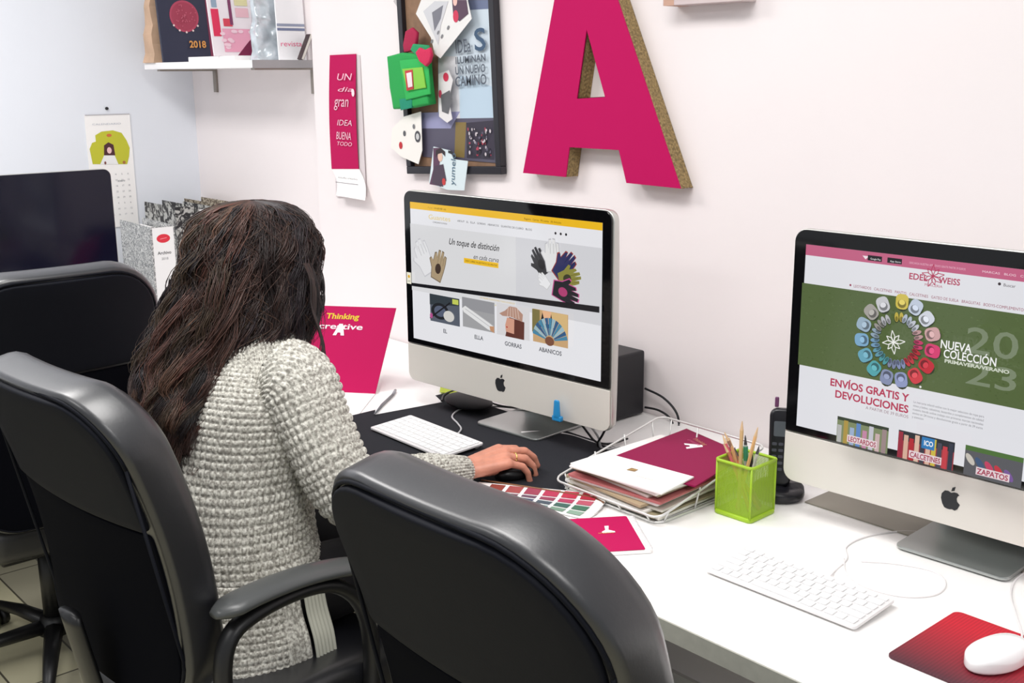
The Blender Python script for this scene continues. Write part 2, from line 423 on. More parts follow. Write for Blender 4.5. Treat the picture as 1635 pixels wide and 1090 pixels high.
for k, q in enumerate(tiles):
    xs = [P(*p)[0] for p in q]; ys = [P(*p)[1] for p in q]; x0, x1 = sum((xs[0], xs[3])) / 2, sum(xs[1:3]) / 2; y1, y0 = sum(ys[:2]) / 2, sum(ys[2:]) / 2
    tb.append((x0, y0, x1, y1)); a.rect(x0, y0, x1, y1, [(86, 92, 104), (158, 158, 160), (212, 210, 212), (196, 160, 116)][k])
    x, y = P(*nmp[k]); a.text(names[k], (x0 + x1) / 2, y - .004, .0135, (92, 94, 100), align='CENTER', bold=.0003)
def clipd(x0, y0, x1, y1, X, Y): return (x0 + (x1 - x0) * X, y0 + (y1 - y0) * Y)
q = tb[0]; T = lambda X, Y: clipd(*q, X, Y); w_ = q[2] - q[0]; h_ = q[3] - q[1]
a.poly([T(0, .6), T(1, .75), T(1, 1), T(0, 1)], (52, 60, 66)); a.disc(*T(.35, .42), w_ * .3, h_ * .3, (34, 36, 40)); a.disc(*T(.35, .42), w_ * .2, h_ * .2, (84, 92, 112)); a.line(T(0, .1), T(.7, .8), .004, (28, 28, 32)); a.disc(*T(.65, .3), w_ * .18, h_ * .2, (206, 204, 200)); a.disc(*T(.05, .2), w_ * .05, h_ * .1, (176, 80, 140)); a.rect(*T(.78, .78), *T(.98, .96), (190, 200, 90))
q = tb[1]; T = lambda X, Y: clipd(*q, X, Y)
a.rect(*T(0, .62), *T(1, 1), (146, 146, 150)); a.poly([T(0, .62), T(.1, .72), T(.85, .3), T(1, .2), T(1, .02), T(.8, .08), T(.05, .5)], (222, 222, 222)); a.line(T(.1, .62), T(.9, .16), .0015, (176, 176, 180)); a.poly([T(.86, .2), T(1, .22), T(1, .0), T(.88, .06)], (190, 142, 108))
q = tb[2]; T = lambda X, Y: clipd(*q, X, Y)
a.poly([T(.28, .0), T(.85, .0), T(.86, .55), T(.4, .62), T(.34, .3)], (94, 52, 44)); a.poly([T(.3, .15), T(.55, .12), T(.56, .58), T(.34, .6), T(.28, .35)], (206, 152, 130)); a.poly([T(.1, .68), T(.2, .62), T(.45, .64), T(.8, .55), T(.82, .78), T(.62, .96), T(.42, .96), T(.28, .8)], (176, 138, 122))
for k in range(5): a.line(T(.35 + .09 * k, .62), T(.38 + .07 * k, .94), .0018, (210, 186, 172))
a.disc(*T(.34, .3), .003, .0015, (170, 40, 40), 10)
q = tb[3]; T = lambda X, Y: clipd(*q, X, Y)
a.rect(*T(0, .3), *T(.22, 1), (120, 112, 66)); a.rect(*T(.55, .3), *T(1, 1), (208, 176, 122)); a.poly([T(.3, 1), T(.34, .55), T(.6, .5), T(.55, 1)], (226, 176, 136)); a.poly([T(.22, .5), T(.3, .95), T(.38, .62), T(.5, .62), T(.55, .95), T(.62, .5)], (26, 24, 28))
c0 = T(.52, .12)
for k in range(13):
    a0 = PI * .06 + k * PI * .88 / 13; a1 = a0 + PI * .88 / 13 * .9
    rr = w_ * .5
    a.poly([(c0[0] + rr * .25 * math.cos(a0), c0[1] + rr * .25 * math.sin(a0)), (c0[0] + rr * math.cos(a0), c0[1] + rr * math.sin(a0)), (c0[0] + rr * math.cos(a1), c0[1] + rr * math.sin(a1)), (c0[0] + rr * .25 * math.cos(a1), c0[1] + rr * .25 * math.sin(a1))], [(70, 130, 160), (50, 90, 130), (150, 180, 190)][k % 3])
a.disc(*c0, w_ * .13, w_ * .1, (120, 78, 60))
a.build('display', LIT, mid)
# ---- right screen
a = screen_art(rig); P = a.px
a.rect(-h, -v, h, v, (222, 222, 227)); a.rect(-h, v - .019, h, v, (190, 96, 128))
yb = v - .013
a.poly([(-h + .11, v - .008), (-h + .122, v - .008), (-h + .116, v - .014)], (236, 220, 226))
for k in range(2):
    a.rect(-h + .12 + k * .036, yb - .002, -h + .146 + k * .036, yb + .007, (30, 24, 30)); a.text(['Google Play', 'App Store'][k], -h + .125 + k * .036, yb, .0042, (236, 236, 236), width=.019)
a.text('DESCARGA NUESTRA APP   ENVIO GRATIS PARTIR 39 EUROS', -h + .195, yb + .001, .005, (226, 176, 194), width=.095)
a.text('MARCAS   BLOG   CONTACTO', h - .28, yb + .001, .005, (236, 206, 216), width=.1)
RD = (176, 62, 92)
x0, y0 = P(1452, 438); x1, y1 = P(1534, 452)
a.text('EDEL', x0, y0 - .007, .0145, RD, width=P(1481, 445)[0] - x0, bold=.0003); xw = P(1500, 447)[0]; a.text('WEISS', xw, y1 - .001 + (y0 - y1) * .35 - .004, .0145, RD, width=x1 - xw, bold=.0003)
def star(cx, cy, r, c, n=8, wd=.0016, fill=None):
    for k in range(n):
        an = 2 * PI * k / n + .2; rr = r * (1 if k % 2 == 0 else .78)
        d = (math.cos(an), math.sin(an)); nn_ = (-d[1], d[0])
        tip = (cx + d[0] * rr, cy + d[1] * rr); m1 = (cx + d[0] * rr * .5 + nn_[0] * r * .17, cy + d[1] * rr * .5 + nn_[1] * r * .17); m2 = (cx + d[0] * rr * .5 - nn_[0] * r * .17, cy + d[1] * rr * .5 - nn_[1] * r * .17)
        for p_, q_ in (((cx, cy), m1), (m1, tip), (tip, m2), (m2, (cx, cy))): a.line(p_, q_, wd, c)
x, y = P(1491, 440); star(x, y, .019, RD, 9, .0013)
x, y = P(1493, 457); a.text('MERCERIA', x, y, .006, RD, align='CENTER', width=.03)
x, y = P(1366, 454); a.text('LEOTARDOS   CALCETINES   PANTYS   CALCETINES   GATEO DE SUELA   BRAGUITAS   BODYS-COMPLEMENTOS   ZAPATOS', x, y - .004, .0068, (150, 60, 84), width=P(1640, 490)[0] - x + .03)
a.disc(x - .006, y - .001, .002, .002, (150, 60, 84), 8)
x, y = P(1605, 452); a.text('Buscar', x, y - .004, .007, (70, 60, 66)); a.disc(x - .006, y - .001, .0025, .0025, (60, 50, 56), 10)
# green grass banner
xl, yt = P(1282, 450); yb2 = P(1281, 581)[1]
a.rect(-h, yb2, h, yt, (84, 100, 60))
rnd = random.Random(3)
a.up()
for k in range(900):
    gx = rnd.uniform(-h, h); gy = rnd.uniform(yb2 + .002, yt - .002); g = rnd.uniform(-12, 12)
    a.poly([(gx, gy), (gx + rnd.uniform(.002, .006), gy + rnd.uniform(-.0015, .0015)), (gx + .002, gy + .0018)], (int(84 + g), int(101 + g), int(60 + g)), layer=False)
cx, cy = P(1439, 542); 
ocol = [(206, 200, 80), (206, 212, 220), (222, 226, 232), (214, 178, 180), (214, 74, 120), (196, 46, 60), (202, 58, 76), (130, 140, 190), (120, 136, 176), (70, 150, 160), (92, 160, 180), (122, 160, 190), (150, 170, 190), (164, 160, 160), (206, 202, 196), (216, 212, 208)]
ocol = [(204, 186, 84), (190, 200, 216), (206, 210, 220), (202, 160, 160), (210, 60, 110), (190, 40, 54), (204, 60, 70), (140, 150, 190), (130, 140, 172), (80, 160, 168), (100, 160, 180), (120, 164, 196), (150, 172, 190), (160, 156, 150), (196, 196, 200)]
n = len(ocol)
for k in range(n):
    an = PI / 2 - 2 * PI * k / n; c = ocol[k]; dk = tuple(int(q_ * .62) for q_ in c)
    ox, oy = cx + .0615 * math.cos(an), cy + .066 * math.sin(an)
    a.disc(ox + .001, oy - .002, .0145, .012, (44, 54, 34), 14, an)
    sp_ = [(ox + px_ * math.cos(an) - py_ * math.sin(an), oy + px_ * math.sin(an) + py_ * math.cos(an)) for px_, py_ in rrect(.026, .0225, .008, 3)]; a.poly(sp_, c); a.disc(ox - .0035 * math.cos(an), oy - .0035 * math.sin(an), .0072, .0076, dk, 12, an); a.disc(ox - .001 * math.cos(an), oy - .001 * math.sin(an), .0045, .0055, tuple(min(255, q_ + 22) for q_ in c), 12, an)
    an2 = an + PI / n * .4
    for s_ in (-1, 1):
        ix, iy = cx + .0365 * math.cos(an2) - s_ * .0042 * math.sin(an2), cy + .0395 * math.sin(an2) + s_ * .0042 * math.cos(an2)
        a.disc(ix, iy - .001, .0092, .0046, (40, 50, 34), 12, an2); a.disc(ix, iy, .0084, .0038, tuple(int(q_ * .92) for q_ in c), 12, an2); a.disc(ix - .003 * math.cos(an2), iy - .003 * math.sin(an2), .0045, .0024, dk, 10, an2)
star(cx, cy, .020, (236, 236, 232), 8, .0014)
x, y = P(1552, 556); a.text('20', x, y, .060, (122, 134, 108), width=P(1634, 570)[0] - x, bold=.0004); x, y = P(1552, 605); a.text('23', x, y, .052, (122, 134, 108), width=P(1632, 614)[0] - x, bold=.0004)
for pa, pb, tx, s_, c in (((1514, 550), (1563, 556), 'NUEVA', .0195, (242, 242, 242)), ((1519, 565), (1603, 574), 'COLECCIÓN', .0195, (242, 242, 242)), ((1521, 573), (1624, 586), 'PRIMAVERA/VERANO', .0080, (206, 212, 196))):
    x, y = P(*pa); a.text(tx, x, y, s_, c, width=P(*pb)[0] - x, bold=.0003)
x, y = P(1483, 612); a.disc(x, y, .002, .002, (230, 230, 230), 10)
x, y = P(1464, 632); a.text('ENVÍOS GRATIS Y', x, y - .004, .0185, (178, 52, 84), align='RIGHT', width=None, bold=.0005); x, y = P(1464, 649); a.text('DEVOLUCIONES', x, y - .005, .0185, (178, 52, 84), align='RIGHT', bold=.0005)
x, y = P(1464, 660); a.text('A PARTIR DE 39 EUROS', x, y - .002, .0075, (150, 120, 130), align='RIGHT')
x, y = P(1472, 636)
for k in range(5): a.text(['La merceria infantil online con la mejor seleccion de ropa para', 'ninos y bebes, calcetines, leotardos y complementos de calidad', 'nuestra tienda online trabaja con primeras marcas nacionales', 'envios en 24 horas y devoluciones gratis a partir de 39 euros', 'y atencion'][k], x, y - .001 - .0064 * k, .0056, (126, 124, 130), width=.02 if k == 4 else .118)
nm = ['LEOTARDOS', 'CALCETINES', 'ZAPATOS']
tl = [((1352, 658), (1434, 670)), ((1450, 679), (1540, 692)), ((1557, 702), (1650, 716))]
for k, (p0, p1) in enumerate(tl):
    x0, y0 = P(*p0); x1, _ = P(*p1)
    y1 = -v + .0002; yy = y0; a.rect(x0, y1, x1, yy, [(120, 132, 96), (150, 60, 66), (92, 92, 96)][k])
    Wd = x1 - x0; Hd = yy - y1
    if k == 0:
        a.rect(x0, yy - .006, x1, yy, (46, 58, 44))
        for j, c in enumerate([(176, 176, 174), (168, 142, 66), (150, 170, 200), (90, 130, 190), (190, 130, 160), (190, 190, 200), (196, 170, 170), (150, 130, 130)]): a.rect(x0 + Wd * (j / 8 + .01), y1, x0 + Wd * (j / 8 + .095), yy - Hd * (.1 if j % 2 else .32), c)
    elif k == 1:
        a.rect(x0, yy - Hd * .35, x1, yy, (40, 44, 50)); 
        for j, c in enumerate([(150, 40, 60), (210, 170, 150), (176, 40, 50), (214, 180, 160), (60, 60, 70), (214, 176, 156), (200, 180, 70), (70, 70, 84), (190, 60, 70), (50, 54, 70)]): a.rect(x0 + Wd * (j / 10 + .005), y1, x0 + Wd * (j / 10 + .085), yy - Hd * (.05 + .08 * (j % 3)), c)
        a.rect(x0 + Wd * .43, yy - Hd * .45, x0 + Wd * .66, yy - .002, (50, 120, 180)); a.text('ICO', x0 + Wd * .47, yy - Hd * .33, .012, (230, 235, 240), width=Wd * .16, bold=.0004)
    else:
        a.rect(x0, yy - .008, x1, yy, (80, 112, 60))
        for j, c in enumerate([(196, 190, 180), (70, 90, 120), (190, 70, 100), (190, 60, 70), (120, 90, 150)]): a.disc(x0 + Wd * (.1 + .17 * j), y1 + Hd * (.55 - .06 * j), .011, .005, c, 14, -.9)
    a.rect(x0 + Wd * .22, y1 + Hd * .1, x0 + Wd * .80, y1 + Hd * .1 + .013, (224, 206, 210)); a.text(nm[k], x0 + Wd * .24, y1 + Hd * .1 + .002, .0125, (160, 52, 78), width=Wd * .54, bold=.0003)
a.build('display', LIT, rig)

# ---------------------------------------------------------------- keyboards
KW = mat('keyboard_white', (246, 246, 246), .4); KB = mat('keyboard_base', (234, 232, 232), .4, .1)
def keyboard(label, loc, rz):
    t = thing('keyboard', label, 'keyboard', loc, rz)
    f = lambda x, y, z: V((x, y, z + .004 + .006 * (y + .058) / .116))
    b = B(); pillow(b, rrect(.282, .118, .006, 4), .005, .001, 2, 2, f=f); obj('base', b, KB, t)
    b = B(); cyl(b, (0, 0, 0), .0075, .26, 16, M=Matrix.Translation((-.13, .048, .0078)) @ Matrix.Rotation(PI / 2, 4, 'Y')); obj('rear_bar', b, KB, t, True)
    km = {}
    def key(x, y, w, d):
        k = (round(w, 4), round(d, 4))
        if k not in km:
            b = B(); pillow(b, rrect(w, d, .0015, 2), .0022, .0005, 2, 1); km[k] = obj('key', b, KW, t)
            o = km[k]
        else:
            o = km[k].copy(); C.objects.link(o); o.parent = t
        o.location = (x, y, .0093 + .006 * (y + .058) / .116); o.rotation_euler = (math.radians(3), 0, 0)
    rows = [[1] * 14, [1] * 13 + [1.5], [1.5] + [1] * 13, [1.8] + [1] * 11 + [1.8], [2.3] + [1] * 10 + [2.3], [1, 1, 1, 1.25, 5, 1.25, 1, 1, 1, 1]]
    y = .051
    for ri, r in enumerate(rows):
        d = .0095 if ri == 0 else .0155; y -= d / 2; tot = sum(r); u = .272 / tot; x = -.136
        for w_ in r:
            key(x + w_ * u / 2, y, w_ * u - .003, d); x += w_ * u
        y -= d / 2 + .003
    return t
kb1 = keyboard('white keyboard on the black desk mat, left of the hand', (-1.975, 1.467, DZ + .003), math.radians(-1))
kb2 = keyboard('white keyboard with a loose cord on the white desk in front of the right computer', (-.957, 1.452, DZ), math.radians(1))
WC = mat('white_cable', (236, 232, 232), .45); GC = mat('grey_cable', (190, 190, 192), .4); KC = mat('black_cable', (24, 24, 28), .45)
def cord(name, pts, r, mt, parent=None, label=None, cat='cable', z=DZ, seg=8):
    P3 = [at(p[0], p[1], 2, (p[2] if len(p) > 2 else z) + r) if not isinstance(p, V) else p for p in pts]
    if parent:
        upd(); inv = parent.matrix_world.inverted(); P3 = [inv @ p for p in P3]
    b = B(); tube(b, smoothpath(P3, 8), r, seg); o = obj(name, b, mt, parent, True)
    if not parent: tag(o, label, cat)
    return o
cord('cord', [(1322, 925, .75), (1332, 912), (1352, 892), (1352, 872), (1385, 856), (1440, 848), (1500, 852)], .0016, WC, kb2)
cord('cable', [(1348, 892), (1352, 916), (1385, 938), (1440, 952), (1492, 950), (1510, 932), (1490, 912), (1430, 900), (1375, 896)], .0014, WC, None, 'thin white cable curled in a loop on the white desk before the right computer')
cord('cord', [(722, 700, .748), (736, 686), (731, 676), (722, 664), (738, 652, .744), (770, 648, .744), (830, 652, .744), (885, 660, .744)], .0022, GC, kb1, z=DZ + .003)
cord('cable', [(832, 690, .747), (862, 689, .745), (905, 693), (948, 706), (985, 716)], .0022, WC, None, 'white cable running from the middle computer foot towards the wire tray')
cord('cable', [(705, 640, .744), (712, 628, .744), (745, 622, .744), (790, 645, .748), (840, 652, .75), (890, 655, .748)], .0025, KC, None, 'black cable lying in front of the foot of the middle computer')
for k, (pts, lb) in enumerate((([(1030, 620), (1058, 634), (1078, 655), (1084, 676), (1078, 692)], 'higher black cable bulging on the wall right of the black tower'),
                               ([(1030, 650), (1052, 655), (1070, 668), (1078, 690)], 'lower black cable on the wall right of the black tower'))):
    P3 = [at(u, v_, 1, 1.985) for u, v_ in pts]; b = B(); tube(b, smoothpath(P3, 8), .0028, 8); tag(obj('cable', b, KC, None, True), lb, 'cable')
for pts, mt_, lb in (([(925, 672, .82), (938, 690, .79), (952, 705, .75), (975, 708, .745), (1002, 700, .745)], KC, 'black cable hanging behind the right end of the middle computer'),
                   ([(972, 676, .83), (962, 694, .79), (955, 712, .75), (985, 722, .745), (1010, 712, .745)], KC, 'second black cable dropping beside the wire tray behind the middle computer'),
                   ([(940, 676, .82), (955, 697, .78), (962, 716, .745), (990, 714, .745)], GC, 'grey cable dropping from the middle computer beside the wire tray')):
    P3 = [at(u, v_, 2, z_ + .003) for u, v_, z_ in pts]; b = B(); tube(b, smoothpath(P3, 8), .0026, 8); tag(obj('cable', b, mt_, None, True), lb, 'cable')
# ---------------------------------------------------------------- mice, pad
b = B(); pillow(b, rrect(.236, .205, .012, 5), .004, .001, 2, 2)
PM = bpy.data.materials.new('mouse_pad_cloth'); PM.use_nodes = True; nt = PM.node_tree; bs = nt.nodes['Principled BSDF']
tc = nt.nodes.new('ShaderNodeTexCoord'); sp = nt.nodes.new('ShaderNodeSeparateXYZ'); rp = nt.nodes.new('ShaderNodeMapRange'); rp.inputs[1].default_value = -.1; rp.inputs[2].default_value = .06
cr = nt.nodes.new('ShaderNodeValToRGB'); cr.color_ramp.elements[0].color = (*lin((88, 40, 52)), 1); cr.color_ramp.elements[1].color = (*lin((206, 22, 46)), 1)
wv = nt.nodes.new('ShaderNodeTexWave'); wv.inputs['Scale'].default_value = 60; mx = nt.nodes.new('ShaderNodeMix'); mx.data_type = 'RGBA'; mx.blend_type = 'MULTIPLY'; mx.inputs[0].default_value = .25
nt.links.new(tc.outputs['Object'], sp.inputs[0]); nt.links.new(sp.outputs[1], rp.inputs[0]); nt.links.new(rp.outputs[0], cr.inputs[0])
nt.links.new(tc.outputs['Object'], wv.inputs[0]); nt.links.new(cr.outputs[0], mx.inputs[6]); nt.links.new(wv.outputs[0], mx.inputs[7]); nt.links.new(mx.outputs[2], bs.inputs[0]); bs.inputs['Roughness'].default_value = .6
tag(obj('mouse_pad', b, PM, None, False, (-.628, 1.468, DZ)), 'red mouse pad fading to dark grey at its near edge', 'mouse pad')
def mouse(label, loc, rz, m1, s=1):
    t = thing('computer_mouse', label, 'mouse', loc, rz)
    b = B()
    def f(x, y, z): 
        q = max(0, 1 - (x / (.031 * s)) ** 2) * max(0, 1 - (y / (.057 * s)) ** 2)
        return V((x, y, z * (.45 + .75 * q ** .5) + .001))
    out = [(.030 * s * math.cos(a_) * (1 - .06 * math.sin(a_)), .056 * s * math.sin(a_)) for a_ in [2 * PI * k / 36 for k in range(36)]]
    pillow(b, out, .028 * s, .008, 5, 8, f=f); obj('shell', b, m1, t, True)
    b = B(); ellipsoid(b, (0, .032 * s, .027 * s), (.0035, .0035, .003)); obj('scroll_ball', b, mat('ball_grey', (200, 200, 204), .3), t, True)
    return t
ms = mouse('white mouse lying on the red mouse pad', (-.628, 1.462, DZ + .004), math.radians(-12), mat('mouse_white', (250, 250, 250), .2, coat=.3), 1.05)
cord('cord', [(1618, 1022, .757), (1632, 1015, .75), (1622, 980, .745), (1614, 950), (1622, 925), (1650, 905)], .0018, WC, ms)
bm_ = mouse('black mouse under the fingers of the woman', (-1.652, 1.458, DZ + .003), math.radians(-14), mat('mouse_black', (16, 16, 18), .35), .84)
# ---------------------------------------------------------------- items on the desk
FOLD = mat('magenta_card', MAG, .6, spec=.15)
PAPER = mat('white_paper', (250, 248, 246), .7); PAPG = mat('greyish_paper', (226, 222, 214), .7); KRAFT = mat('brown_paper', (160, 132, 104), .7)
# standing folder with a white inner page
hx = V((-2.50, 1.502, DZ + .001)); rx = V((-2.372, 1.602, DZ + .001)); dd = (rx - hx).normalized(); nb_ = V((-dd.y, dd.x, 0))
L0 = rx - dd * .30
t = thing('folder', 'magenta folder standing open behind the hair, white page flat in front', 'folder', tuple(rx)); upd()
inv = t.matrix_world.inverted()
top = V((-2.403, 1.70, .953)); upv = top - rx
b = B(); sheet(b, inv @ L0, inv @ rx, inv @ (rx + upv), inv @ (L0 + upv), .003); obj('back_cover', b, FOLD, t)
b = B(); pf = [at(590, 687, 2, DZ + .001), at(530, 682, 2, DZ + .001)]; sheet(b, inv @ (L0 - nb_ * .22), inv @ (rx - nb_ * .245 + dd * .02), inv @ rx, inv @ L0, .0015); obj('inner_page', b, PAPER, t)
a = Art(rx - dd * .15 + upv * .5 - upv.cross(dd).normalized() * 0, dd, upv); a.O = a.O + a.N * .0032
x, y = a.px(514, 501); x2, y2 = a.px(566, 506)
wA = x2 - x; a.text('Thinking', x, y - .004, .021, (222, 190, 40), width=wA, bold=.0006); x3, y3 = a.px(504, 516); a.text('creative', x3, y3 - .004, .022, (244, 226, 232), width=a.px(574, 518)[0] - x3, bold=.0004)
def letterA(a, cx, cy, s, c, rot=0):
    pts = [(-.16, .5), (.16, .5), (.5, -.5), (.2, -.5), (.12, -.25), (-.12, -.25), (-.2, -.5), (-.5, -.5)]
    a.poly([(cx + s * (p[0] * math.cos(rot) - p[1] * math.sin(rot)), cy + s * (p[0] * math.sin(rot) + p[1] * math.cos(rot))) for p in pts], c)
x, y = a.px(538, 526); letterA(a, x, y, .032, (250, 244, 246)); a.build('print', PRINT, t)
# loose white sheets
def flat_sheet(name, pts, z, mt, label, cat='paper', th=.0008):
    b = B(); P3 = [at(u, v_, 2, z) for u, v_ in pts]; c = sum(P3, V()) / 4
    sheet(b, *[p - c for p in P3], th); return tag(obj(name, b, mt, None, False, c), label, cat)
flat_sheet('paper_sheet', [(598, 662), (706, 642), (668, 606), (612, 598)], DZ + .0035, PAPER, 'white sheet of paper on the desk left of the middle computer')
cordp = [at(598, 661, 2, .749), at(610, 646, 2, .749), at(627, 630, 2, .749)]
t = thing('pen', 'thin grey pen lying on the white sheet beside the magenta folder', 'pen', tuple(cordp[0])); b = B(); tube(b, [p - cordp[0] for p in cordp], [.002, .0035, .0035], 8); obj('barrel', b, mat('pen_grey', (110, 110, 116), .4), t, True)
b = B(); p_ = cordp[2] - cordp[0]; tube(b, [p_, p_ + V((-.03, .03, 0))], .0038, 8); obj('cap', b, mat('pen_grey2', (150, 150, 156), .4), t, True)
flat_sheet('sticky_note', [(702, 626), (732, 630), (734, 616), (704, 613)], DZ + .0045, mat('sticky_green', (190, 206, 60), .7), 'lime green sticky note below the left end of the middle computer', 'note')
flat_sheet('paper_sheet', [(842, 790), (948, 806), (1000, 775), (905, 750)], DZ + .0008, PAPER, 'white sheet on the desk in front of the wire tray')
# blue clip on the middle computer
p = at(893, 655, 1, 1.628)
t = thing('clip', 'small blue plastic clip on the lower edge of the middle computer', 'clip', (p.x, p.y - .008, p.z - .022), math.radians(5))
b = B(); pillow(b, rrect(.014, .042, .004, 4), .005, .002, 3, 2, f=lambda x, y, z: V((x * (1.25 - y * 12), z - .002, y + .026))); obj('jaw', b, mat('clip_blue', (36, 140, 200), .35), t, True)
b = B(); pillow(b, rrect(.026, .012, .003, 3), .01, .002, 3, 2, f=lambda x, y, z: V((x, z - .002, y + .005))); obj('foot', b, mat('clip_blue', (36, 140, 200), .35), t, True)
# black tower behind middle computer
t = thing('computer_tower', 'black tower standing behind the right end of the middle computer', 'computer tower', (-1.845, 1.925, DZ), 0)
b = B(); box(b, (0, 0, .083), (.14, .13, .16), bev=.006); obj('case', b, mat('tower_black', (20, 20, 26), .45), t)
b = B(); box(b, (0, -.067, .08), (.12, .005, .14), bev=.002); obj('front_panel', b, mat('tower_panel', (34, 34, 40), .3), t)
for k in range(2):
    b = B(); box(b, (-.05 + .1 * k, 0, .0015), (.02, .1, .003)); obj('foot', b, KC, t)
# dark pouch below the screen, by the foot
b = B(); ellipsoid(b, (0, 0, 0), (.075, .05, .016), seg=24)
tag(obj('cable_pouch', b, mat('pouch', (30, 30, 34), .6), None, True, tuple(at(748, 640, 2, DZ + .02) )), 'flat black pouch behind the foot of the middle computer', 'pouch')
# ---------------------------------------------------------------- wire tray with papers
TX0, TX1, TY0, TY1 = -1.555, -1.275, 1.475, 1.80
WIRE = mat('white_wire', (222, 222, 220), .3, .3)
t = thing('wire_tray', 'white wire letter tray filled with papers beside the green pencil cup', 'letter tray', ((TX0 + TX1) / 2, (TY0 + TY1) / 2, DZ))
hw, hd = (TX1 - TX0) / 2, (TY1 - TY0) / 2
for z, e, nm_ in ((.003, -.012, 'bottom_wire'), (.064, 0, 'top_rim')):
    b = B(); pts = [(p[0], p[1], z) for p in rrect(2 * (hw + e), 2 * (hd + e), .02, 4)]; 
    if nm_ == 'top_rim': pts = [(x, y, z + .022 * max(0, y / hd) - .044 * max(0, -y / hd)) for x, y, z in pts]
    tube(b, pts + [pts[0]], .0024, 8); obj(nm_, b, WIRE, t, True)
for k in range(4):
    for sx in (-1, 1):
        y = -hd + .03 + k * (2 * hd - .06) / 3
        b = B(); tube(b, [(sx * (hw - .012), y, .003), (sx * hw, y, .064 + .022 * max(0, y / hd) - .044 * max(0, -y / hd))], .0018, 6); obj('side_wire', b, WIRE, t, True)
for k in range(4):
    for sy in (-1, 1):
        x = -hw + .03 + k * (2 * hw - .06) / 3
        b = B(); tube(b, [(x, sy * (hd - .012), .003), (x, sy * hd, .086 if sy > 0 else .020)], .0018, 6); obj('side_wire', b, WIRE, t, True)
for k in range(7):
    x = -hw + .02 + k * (2 * hw - .04) / 6
    b = B(); tube(b, [(x, -hd + .012, .003), (x, hd - .012, .003)], .0015, 6); obj('floor_wire', b, WIRE, t, True)
# papers : a pile, each one a sheet or booklet of its own
pc = V(((TX0 + TX1) / 2, (TY0 + TY1) / 2, 0)); rr = random.Random(5)
cols = [(236, 232, 224), (150, 140, 112), (240, 238, 234), (214, 210, 200), (178, 160, 130), (244, 242, 240), (190, 110, 110), (230, 226, 218), (168, 156, 134), (242, 240, 236)]
lbs = ['lowest cream booklet', 'second lowest brownish booklet', 'third lowest white booklet', 'grey-white booklet low', 'tan booklet in the middle', 'white booklet in the middle', 'pinkish booklet', 'off-white booklet', 'brown-grey booklet', 'white booklet third from the top']
z = DZ + .0062
for k, c in enumerate(cols):
    th = rr.uniform(.0042, .0062); an = math.radians(rr.uniform(-5, 5)); b = B()
    pillow(b, rrect(.225 + rr.uniform(-.01, .01), .285 + rr.uniform(-.015, .01), .002, 2), th, .0004, 1, 1, f=lambda x, y, zz, k=k: V((x, y, zz + .002 * math.sin(y * 14 + k) * 0)))
    tag(obj('booklet', b, mat('booklet_%d' % k, c, .7), None, False, (pc.x + rr.uniform(-.006, .006), pc.y + rr.uniform(-.008, .004) - .004, z), (0, 0, an)), lbs[k] + ' of the pile in the wire tray' if 'booklet of' not in lbs[k] else lbs[k], 'booklet', 'papers piled in the wire tray')
    z += th + .0004
# magenta folder on pile, white envelope over it
ZT = z
def onz(u, v_, zz): return at(u, v_, 2, zz)
t = thing('folder', 'flat magenta folder with a white letter A on top of the wire tray', 'folder', (pc.x, pc.y, ZT)); upd(); inv = t.matrix_world.inverted()
q = [onz(960, 738, ZT), onz(1110, 778, ZT), onz(1193, 728, ZT), onz(1096, 686, ZT)]
q = [q[3] + (q[0] - q[3]) * 1.0, q[2] + (q[1] - q[2]) * 1.0, q[2], q[3]]
b = B(); sheet(b, *[inv @ p for p in q], .003); obj('cover', b, mat('magenta_card_dark', (140, 14, 70), .6, spec=.2), t)
U_ = (q[2] - q[3]).normalized(); W_ = V((0, 0, 1)).cross(U_)
a = Art(sum(q, V()) / 4 + V((0, 0, .0032)), (U_ * .3 + W_ * .95), (W_ * .3 - U_ * .95)); 
a = Art(sum(q, V()) / 4 + V((0, 0, .0032)), U_, W_)
x, y = a.px(1108, 712); letterA(a, x, y, .036, (244, 240, 240), -.5); a.text('Thinking', x - .04, y + .026, .014, (206, 140, 110), rot=-.1); a.text('creative', x - .04, y + .012, .014, (200, 90, 130), rot=-.1); a.build('print', PRINT, t)
ZE = ZT + .004
q = [onz(1056, 790, ZE), onz(1108, 763, ZE), onz(968, 725, ZE), onz(909, 745, ZE)]
t = thing('envelope', 'white envelope with a small brown square mark on the front of the tray', 'envelope', tuple(sum(q, V()) / 4)); upd(); inv = t.matrix_world.inverted()
b = B(); sheet(b, *[inv @ p for p in q], .003); obj('body', b, PAPER, t)
U_ = (q[1] - q[2]).normalized(); a = Art(sum(q, V()) / 4 + V((0, 0, .0032)), U_, V((0, 0, 1)).cross(U_))
x, y = a.px(1010, 750); a.poly([(x - .009, y - .008), (x + .009, y - .006), (x + .008, y + .008), (x - .008, y + .008)], (150, 118, 76)); a.line((x - .007, y - .006), (x + .006, y + .006), .002, (196, 160, 90)); x, y = a.px(1018, 759); a.text('ESTUDIO', x, y - .006, .009, (206, 198, 188)); a.build('print', PRINT, t)
